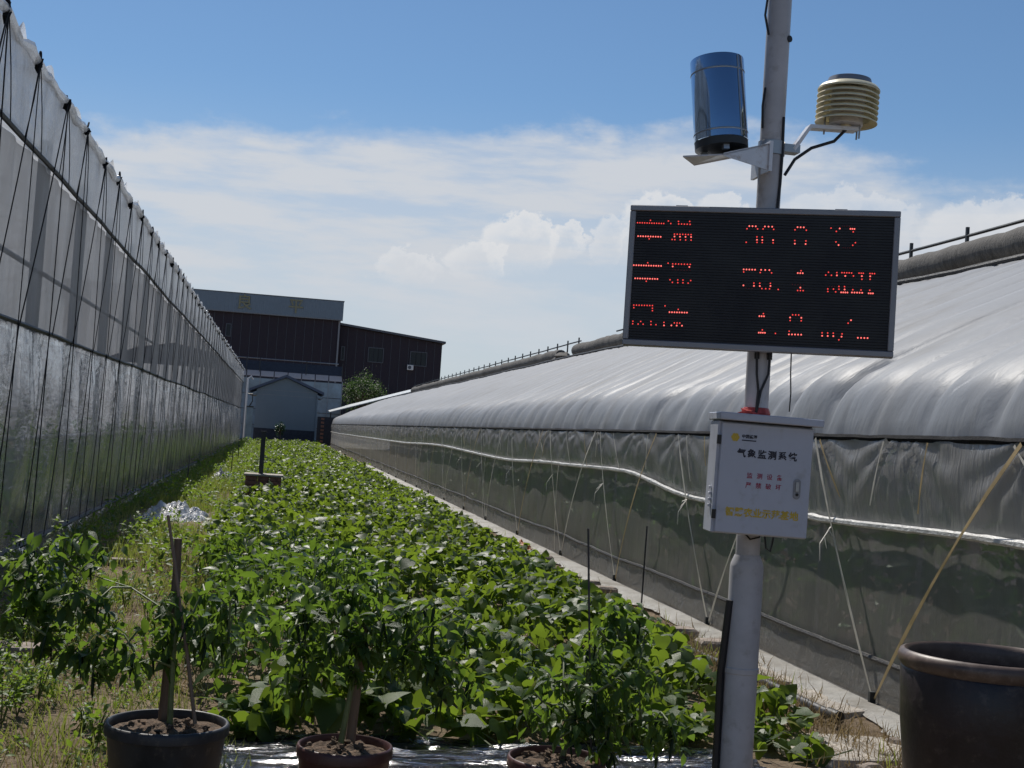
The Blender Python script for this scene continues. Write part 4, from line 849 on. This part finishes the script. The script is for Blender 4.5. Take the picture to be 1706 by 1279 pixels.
pepper('pepper plant spreading over the grass from the black pot', (-.35, 5.57, .33), (-.36, 5.57, .78),
       [(-.78, 5.6, .93, .26, .2, .17, 3.0), (-.92, 5.6, .78, .2, .18, .12, 1.6), (-.62, 5.58, .66, .26, .2, .13, 2.4), (-.30, 5.58, .74, .20, .16, .16, 2.0), (-.2, 5.58, .86, .16, .15, .12, 1.0), (-.72, 5.55, .58, .2, .14, .08, 1.0)], 290, 34, 11)
pepper('pepper plant with dark hanging pods around the thick wooden stake', (.33, 5.37, .31), (.38, 5.36, .72),
       [(.42, 5.36, .86, .27, .18, .12, 2.2), (.62, 5.36, .78, .24, .18, .16, 2.2), (.2, 5.36, .76, .16, .14, .15, 1.4), (.72, 5.36, .62, .16, .15, .12, 1.0), (.36, 5.34, .66, .1, .1, .12, .8), (.12, 5.36, .58, .1, .1, .1, .6)], 290, 40, 12, (.05, .085))
pepper('bushy pepper plant beside the pole with a thin rod through it', (1.22, 5.28, .30), (1.30, 5.28, .62),
       [(1.34, 5.28, .72, .26, .2, .18, 2.4), (1.50, 5.28, .56, .2, .17, .15, 2.0), (1.22, 5.26, .52, .18, .15, .14, 1.6), (1.44, 5.3, .86, .12, .12, .09, .9), (1.60, 5.27, .42, .15, .12, .10, .9), (1.36, 5.25, .42, .16, .12, .1, 1.0)], 285, 26, 13, (.045, .08))
def stick(label, pts, r, mt='bamboo', name='garden_stake', cat='stake'):
    return tag(MB().tube(pts, r, 8).build(name, mt, smooth=True), label, cat)
stick('thick weathered wooden stake in the black pot', [at(269, 1216, 5.70), at(284, 1060, 5.70), at(294, 960, 5.70), at(297, 897, 5.70)], [.019, .018, .017, .016], 'bark')
stick('thin leaning bamboo cane tied behind the stake of the black pot', [at(325, 1206, 5.52), at(312, 1090, 5.55), at(300, 1010, 5.58), at(290, 930, 5.60), at(280, 858, 5.6)], [.008, .008, .007, .007, .006])
stick('stout split wooden stake in the dark red pot', [at(582, 1246, 5.46), at(596, 1130, 5.46), at(608, 1035, 5.46), at(612, 1003, 5.46)], [.021, .020, .018, .013], 'bark')
stick('thin dark rod standing in the dark red pot by the pole', [at(985, 1262, 5.30), at(982, 1060, 5.30), at(980, 880, 5.30)], .0045, 'hose')
stick('thin stick standing at the edge of the white ground sheet', [(3.50, 12.2, -.05), (3.51, 12.2, .85)], .008, 'hose')

# ================================================================ VINE BED
def bedl(y): return -.30-.45*min(1, max(0, (y-7)/9))+.10*math.sin(y*1.3)+.12*fb(y*.5, 1)
def bedr(y): return 2.95+.25*min(1, max(0, (y-7)/6))+.12*fb(y*.6, 7)+.06*math.sin(y*2.1)
MB_bed = MB().grid(yseq(6.75, 97, .3, 1.5), [i/12 for i in range(13)], lambda y, t: (bedl(y)+(bedr(y)-bedl(y))*t, y, -.02+.10*math.sin(math.pi*t)**.5*min(1, (y-6.7)*2)+.015*fb(y*3, t*9)))
vb = root('sweet_potato_bed', (1.3, 40, 0), 'long bed of glossy green sweet potato vines between the greenhouses', 'vine bed')
MB_bed.build('soil_ridge', 'earth', vb, True)
def canopy(y0, y1, dens, size, seed):
    g_ = np.random.default_rng(seed); n = int((y1-y0)*3.7*dens); Y = g_.uniform(y0, y1, n); T = g_.uniform(0, 1, n)
    P = np.zeros((n, 3)); keep = np.ones(n, bool)
    for i in range(n):
        y = Y[i]; l, r_ = bedl(y), bedr(y); x = l+(r_-l)*T[i]; h = .27+.26*fb(x*1.1, y*1.1, 3)+.14*fb(x*3.2, y*3.2, 8, 2)
        edge_ = min(1, min(T[i], 1-T[i])*7+.15)*min(1, (y-6.6)*1.6+.12); h = max(.06, h*(.35+.65*edge_))
        if fb(x*1.7, y*1.7, 21) < -.26 and y < 45 : h *= .4; keep[i] = g_.random() < .25
        if x < .75-.25*math.sin(y) and 7 < y < 19: h += .16*min(1, (19-y)/5)*min(1, y-7)
        P[i] = (x, y, .04+h*(1-.75*g_.random()**2.2))
    P = P[keep]; n = len(P)
    sz = (.42+1.05*g_.random(n)**1.4)*size
    return P, rots(g_.uniform(0, 6.283, n), g_.normal(-.4, .6, n), g_.normal(0, .5, n)), sz
off = np.array([1.3, 40, 0])
P0, R0_, S0 = canopy(6.65, 14, 430, .100, 1)
pepmask = (P0[:, 0] < .75-.25*np.sin(P0[:, 1])) & (P0[:, 1] > 7.2)
P1, R1_, S1 = canopy(14, 36, 340, .086, 2)
P2, R2_, S2 = canopy(36, 97, 165, .098, 3)
front = np.argsort(P0[:, 1]-1.6*P0[:, 2]+pepmask*9)[:300]; rest = np.setdiff1d(np.arange(len(P0)), front)
for i in front:
    o = child(None, 'leaf', M_SW[i % 2], vb, P0[i]-off); o.rotation_euler = Matrix([list(r_) for r_ in R0_[i]]).to_euler(); o.scale = (S0[i]*1.3,)*3
rs = rest[~pepmask[rest]]; rp2 = rest[pepmask[rest]]; hf = len(rs)//2
for nm, idx, T_, Pp, Rr, Ss, mt in (('vine_leaves', rs[:hf], FINE, P0, R0_, S0, 'leaf'), ('vine_leaves', rs[hf:], FINE2, P0, R0_, S0, 'leaf'), ('pepper_leaves', rp2, PEP, P0, R0_, S0*1.15, 'pepperleaf'),
                                    ('vine_leaves', np.arange(0, len(P1), 2), SWEET, P1, R1_, S1, 'leaf'), ('vine_leaves', np.arange(1, len(P1), 2), SWEET2, P1, R1_, S1, 'leaf'), ('vine_leaves', np.arange(len(P2)), SWEET, P2, R2_, S2, 'leaf')):
    scatter(nm, T_[0], T_[1], Pp[idx]-off, Rr[idx], Ss[idx], mt, vb)['kind'] = 'stuff'
vs_ = MB()
for i in range(0, len(P0), 5):
    q = Vector(P0[i]); vs_.tube([q, q+Vector((random.uniform(-.05, .05), random.uniform(-.05, .05), -q.z*.5)), (q.x+random.uniform(-.08, .08), q.y+random.uniform(-.08, .08), .02)], .0028, 3, False)
for i in range(60):
    x, y = random.uniform(-.2, 2.9), random.uniform(6.7, 10); a = random.uniform(0, 6.28)
    vs_.tube([(x+.09*k*math.cos(a+.25*k), y+.09*k*math.sin(a+.25*k), .07+.03*math.sin(k*1.7+i)) for k in range(6)], .004, 4, False)
vs_.build('vine_stems', 'stem', vb, True)['kind'] = 'stuff'

# ================================================================ WEEDS AND LITTER
BLADE = ([(-.03, 0, 0), (.03, 0, 0), (-.022, .08, .5), (.022, .08, .5), (0, .30, .95)], [(0, 1, 3, 2), (2, 3, 4)])
def blades(name, label, pts_fn, n, size, mt, seed, cat='grass', tilt=.35):
    g_ = np.random.default_rng(seed); P = np.array(pts_fn(g_, n)); n = len(P)
    o = scatter(name, *BLADE, P, rots(g_.uniform(0, 6.283, n), -g_.normal(.0, tilt, n), g_.normal(0, .3, n)), g_.uniform(.45, 1.25, n)*size, mt)
    return tag(o, label, cat, kind='stuff')
def left_strip(y0, y1, thr):
    def f(g_, n):
        out = []
        while len(out) < n:
            y = g_.uniform(y0, y1); x = g_.uniform(-2.5, bedl(y)+.15)
            v = fb(x*1.3, y*.9, 31)
            if (v > thr or g_.random() < .12) and not (abs(x+1.55) < .6 and abs(y-21.4) < 1.6): out.append((x+g_.normal(0, .03), y, gz(x, y)-.01))
        return out
    return f
blades('grass', 'short green and straw coloured weeds on the strip beside the left greenhouse', left_strip(4.2, 14, .1), 9000, .11, 'grass', 41)
blades('grass', 'tall yellow-green weeds growing between the wall and the brick pedestal', left_strip(14, 45, -.05), 15000, .19, 'grass', 42)
blades('grass', 'far yellow-green weeds running up to the shed', left_strip(45, 96, -.3), 12000, .30, 'grass', 43)
def weedleaf(label, y0, y1, n, size, zmax, seed):
    g_ = np.random.default_rng(seed); P = []
    while len(P) < n:
        y = g_.uniform(y0, y1); x = g_.uniform(-2.45, bedl(y)+.1); v = fb(x*1.6, y*.8, 63)
        if v > .0 and not (abs(x+1.55) < .65 and abs(y-21.2) < 1.8): P.append((x, y, g_.uniform(.0, 1)*zmax*min(1, .25+v*2.5)))
    P = np.array(P); o = scatter('weeds', *PEP, P, rots(g_.uniform(0, 6.28, n), g_.normal(-.1, .6, n), g_.normal(0, .5, n)), g_.uniform(.5, 1.4, n)*size, 'weed')
    return tag(o, label, 'weeds', kind='stuff')
weedleaf('broad leaved weeds in clumps on the strip beside the left wall', 12, 40, 7000, .075, .34, 71)
weedleaf('low leafy ground weeds around the potted pepper and the flat bricks', 4.6, 12, 7000, .042, .13, 73)
weedleaf('far clumps of broad leaved weeds near the shed', 40, 96, 6000, .12, .45, 72)
def dryp(g_, n):
    out = []
    while len(out) < n:
        y = g_.uniform(4.2, 18); x = g_.uniform(-2.3, -.2)
        if fb(x*.9, y*.9, 77) > -.12: out.append((x, y, gz(x, y)))
    return out
blades('dry_grass', 'dry straw lying on the bare soil near the black pot', dryp, 12000, .10, 'dry', 44, 'dry grass', 1.2)
def right_strip(g_, n):
    out = []
    while len(out) < n:
        y = g_.uniform(6.2, 40); x = 3.33+.18*fb(y*.7, 3)+g_.normal(0, .12)
        if fb(x*2, y*1.1, 51) > .12: out.append((x, y, .0))
    return out
blades('grass', 'sparse weed tufts along the white ground sheet', right_strip, 2600, .13, 'grass', 45)
def straw2(g_, n): return [(3.2+g_.normal(0, .2), 9.0+g_.normal(0, 1.4), .01+abs(g_.normal(0, .02))) for _ in range(n)]
blades('dry_grass', 'heap of dry pulled stems beside the pole', straw2, 4200, .12, 'dry', 46, 'dry grass', 1.35)
def straw3(g_, n): return [(3.28+.15*fb(y_*.8, 9)+g_.normal(0, .17), y_, .005+abs(g_.normal(0, .015))) for y_ in 6+24*g_.random(n)**1.5]
blades('dry_grass', 'dry litter along the bare soil between the vines and the white ground sheet', straw3, 6500, .085, 'dry', 47, 'dry grass', 1.4)
# leafy weeds at the lower left, one plant each
def weed(x, y, h, n, label, seed, lw=.05):
    g_ = np.random.default_rng(seed); w = root('leafy_weed', (x, y, -.012), label, 'weed', 'leafy weeds beside the left greenhouse'); sm_ = MB(); P = []
    for k in range(5):
        a = g_.uniform(0, 6.28); tip = Vector((x+h*.35*math.cos(a), y+h*.35*math.sin(a), h*g_.uniform(.7, 1.0))); sm_.tube([(x, y, -.02), Vector((x, y, 0)).lerp(tip, .5)+Vector((0, 0, .03)), tip], [.004, .003, .0015], 4)
        for j in range(n//5):
            t = g_.uniform(.25, 1.05); P.append(np.array(Vector((x, y, 0)).lerp(tip, t))+g_.normal(0, .025, 3))
    sm_.build('stems', 'stem', w, True); P = np.array(P)-np.array([x, y, -.012]); m_ = len(P)
    scatter('leaves', *PEP, P, rots(g_.uniform(0, 6.28, m_), g_.normal(-.2, .5, m_), g_.normal(0, .4, m_)), g_.uniform(.6, 1.3, m_)*lw, 'weed', w)['kind'] = 'stuff'
    return w
WL = 'low leafy weed on the soil strip between the left wall and the potted pepper'
for i in range(58):
    y = random.uniform(5.3, 11.5); x = random.uniform(-2.35, -.75) if i > 14 else random.uniform(-1.15-.28*(y-5.3), -.8-.2*(y-5.3)); weed(x, y, random.uniform(.08, .30), 70, WL, 100+i)
for i, (px, py, Y, h) in enumerate(((60, 1010, 9.5, .75), (25, 1000, 10.5, .8), (100, 1000, 10.5, .6))):
    q = at(px, py, Y); weed(q.x, Y, h, 170, 'tall bushy weed standing against the left film wall', 200+i, .06)

# brick pedestal with post
bp = root('brick_pedestal', (-.24, 27.2, 0), 'low brick block with a pale cap and short black post among the vines', 'pedestal')
for k in range(6):
    n_ = 3
    for j in range(n_):
        wdt = .72/n_; x0 = -.60+j*wdt+(.06 if k % 2 else 0)*(0 if j else 0)
        MB().box(x0+.006, x0+wdt-.006, 26.85, 27.5, .085*k, .085*k+.078, .006).build('brick', 'brick', bp)
MB().box(-.63, .15, 26.82, 27.53, .508, .55, .008).build('cap', 'concrete', bp)
q = at(434, 797, 27.2); MB().box(q.x-.045, q.x+.045, 27.1, 27.2, .551, 1.38).build('post', 'dark_steel', bp)
MB().box(q.x-.06, q.x+.06, 27.08, 27.22, 1.381, 1.41).build('post_cap', 'dark_steel', bp)
for i in range(4):
    x, y = -2.0+.9*random.random(), 30+8*i; stick('short dark stake among the tall weeds by the left wall', [(x, y, -.05), (x+.02, y, .75)], .012, 'hose')['group'] = 'stakes in the weeds'

def crumple(name, label, c, rx, ry, h, mt, seed, cat, n=22):
    o = MB().grid([i/n*2-1 for i in range(n+1)], [i/n*2-1 for i in range(n+1)], lambda u, w: (c[0]+rx*u*(1+.2*fb(w*2+seed, u)), c[1]+ry*w*(1+.2*fb(u*2, seed)), max(-.02, h*(1-u*u)*(1-w*w)*(.8+1.0*fb(u*1.8+seed, w*1.8, 2)) + h*.30*fb(u*5, w*7+seed, 1) - .015)))
    return tag(o.build(name, mt), label, cat)
crumple('crumpled_sheet', 'heap of crumpled white plastic on the soil near the left greenhouse', (-1.55, 21.8, 0), .5, 1.0, .2, 'crumple', 3, 'plastic sheet', 40)
crumple('plastic_scrap', 'small white plastic scrap in the weeds farther along the wall', (-1.35, 36, 0), .4, .7, .2, 'crumple', 9, 'plastic scrap')
crumple('blue_bag', 'pale blue plastic bag at the foot of the left wall', (at(85, 945, 12.3).x, 12.3, 0), .12, .3, .35, 'bluebag', 5, 'plastic bag')
crumple('orange_bag', 'crumpled orange-brown plastic bag on the edge of the white ground sheet', (at(865, 915, 18.5).x, 18.5, 0), .22, .35, .16, 'orange', 7, 'plastic bag')
# black mulch film between the pots and the bed
mm = MB().grid([-.62+i*.03 for i in range(105)], [j/44 for j in range(45)], lambda x, t: (x, 6.05+.72*t+.03*fb(x*2, 4), .016+.05*abs(fb(x*.8, t*7, 3))+.016*fb(x*2, t*22, 1)+.02*math.sin(math.pi*t)))
tag(mm.build('mulch_film', 'mulch', smooth=True), 'shiny black mulch film strip stretched along the front of the bed', 'mulch film')
# path slab, bricks, stones on the right strip
def slab(px, py, Y, w, d, ang, label, mt='concrete', h=.05, name='paving_slab', cat='slab', grp=None, seed=0):
    q = at(px, py, Y); n = 9; vs = []; 
    for z, k in ((-.03, 1.02), (h*.8, 1.0), (h, .94)):
        for i in range(n):
            a = 2*math.pi*i/n+ang; r_ = 1/max(abs(math.cos(a-ang)), abs(math.sin(a-ang)))*(.85+.22*fb(i*1.3+seed, z*2+seed*2.1)); 
            vs.append((q.x+k*r_*w/2*math.cos(a), q.y+k*r_*d/2*math.sin(a), z))
    fs = [(r_*n+i, r_*n+(i+1) % n, (r_+1)*n+(i+1) % n, (r_+1)*n+i) for r_ in range(2) for i in range(n)]+[tuple(2*n+i for i in range(n))]
    o = MB().add(vs, fs).build(name, mt); return tag(o, label, cat, grp)
for i, (px, py, Y, w, d) in enumerate(((1420, 1215, 6.9, 1.0, .75), (1340, 1150, 8.2, .8, .9), (1480, 1260, 6.1, .7, .6), (1280, 1125, 9.2, .55, .7))):
    slab(px, py, Y, w, d, .2*i, 'worn concrete paving slab on the path beside the clay pot', grp='concrete slabs on the path', seed=i, h=.03)
for i, (px, py, Y, s_) in enumerate(((1008, 975, 13.9, .22), (980, 970, 14.3, .26), (1128, 1058, 10.8, .30), (1196, 1080, 10.1, .34), (735, 862, 25, .3), (770, 880, 23.5, .35), (905, 935, 17.2, .25), (835, 905, 19.8, .3))):
    q = at(px, py, Y); o = MB().box(q.x-s_/2, q.x+s_/2, Y-s_*.4, Y+s_*.35, -.02, s_*.33, .02); o.v = [(x+.03*fb(x*9, y*9, z*9), y+.03*fb(y*9, z*9, x*7), z+.02*fb(x*7, y*7+3)) for x, y, z in o.v]
    tag(o.build('broken_brick', 'stone'), 'broken brick lying between the vines and the white ground sheet', 'brick', 'broken bricks along the vine bed')
for i, (px, py, Y, s_) in enumerate(((20, 1120, 9.0, .5), (40, 1090, 9.8, .4), (200, 935, 14.5, .35))):
    slab(px, py, Y, s_, s_*.6, .4*i, 'flat pale brick half buried in the weeds by the left wall', 'stone', .06, 'flat_brick', 'brick', 'flat bricks by the left wall', 20+i)
tag(MB().tube([(3.30, 10.2, .03), (3.33, 9.2, .045), (3.37, 8.5, .06), (3.38, 8.0, .055), (3.42, 7.62, .05)], [.028, .028, .03, .033, .033], 10).build('irrigation_hose', 'hose', smooth=True), 'thick black irrigation hose ending on the concrete path', 'hose')
tag(MB().tube([(3.42, 7.66, .05), (3.44, 7.55, .048)], .042, 12).build('hose_coupling', 'black', smooth=True), 'black coupling on the open end of the hose', 'hose fitting')
tag(MB().tube([(2.9+.12*math.sin(k*.9)+.09*k*.3, 20-k*.85, .04+.015*math.sin(k*2)) for k in range(10)], .016, 7).build('drip_pipe', 'frame', smooth=True), 'thin grey irrigation pipe along the vine bed edge', 'pipe')
for i in range(44):
    x, y = random.uniform(2.95, 3.6), random.uniform(6.4, 16); s_ = random.uniform(.015, .06)
    tag(MB().blob((x, y, s_*.3), s_*1.2, s_, s_*.7, .3, i, 7, 5).build('pebble', 'stone'), 'small stone scattered on the dry soil beside the white ground sheet', 'stone', 'small stones on the right strip')

# crops seen dimly through the film
def indoor(label, x0, x1, y0, y1, h, n, size, seed):
    g_ = np.random.default_rng(seed); Y = g_.uniform(y0, y1, n); X = g_.uniform(x0, x1, n); Z = h*g_.beta(2, 1.6, n)*(1+.25*np.sin(Y*2.1)+.15*np.sin(Y*5.3)); P = np.stack([X, Y, Z], 1)
    o = scatter('greenhouse_crop', PEP[0], PEP[1], P, rots(g_.uniform(0, 6.28, n), g_.normal(-.5, .5, n), g_.normal(0, .4, n)), g_.uniform(.6, 1.4, n)*size, 'inleaf')
    return tag(o, label, 'crop', kind='stuff')
indoor('rows of green crop inside the arched greenhouse behind the vent screen', 4.25, 5.2, 3, 40, 1.3, 9000, .2, 61)
indoor('green crop inside the tall greenhouse behind the wrinkled film', -4.6, -3.3, 8, 60, 1.1, 9000, .22, 62)
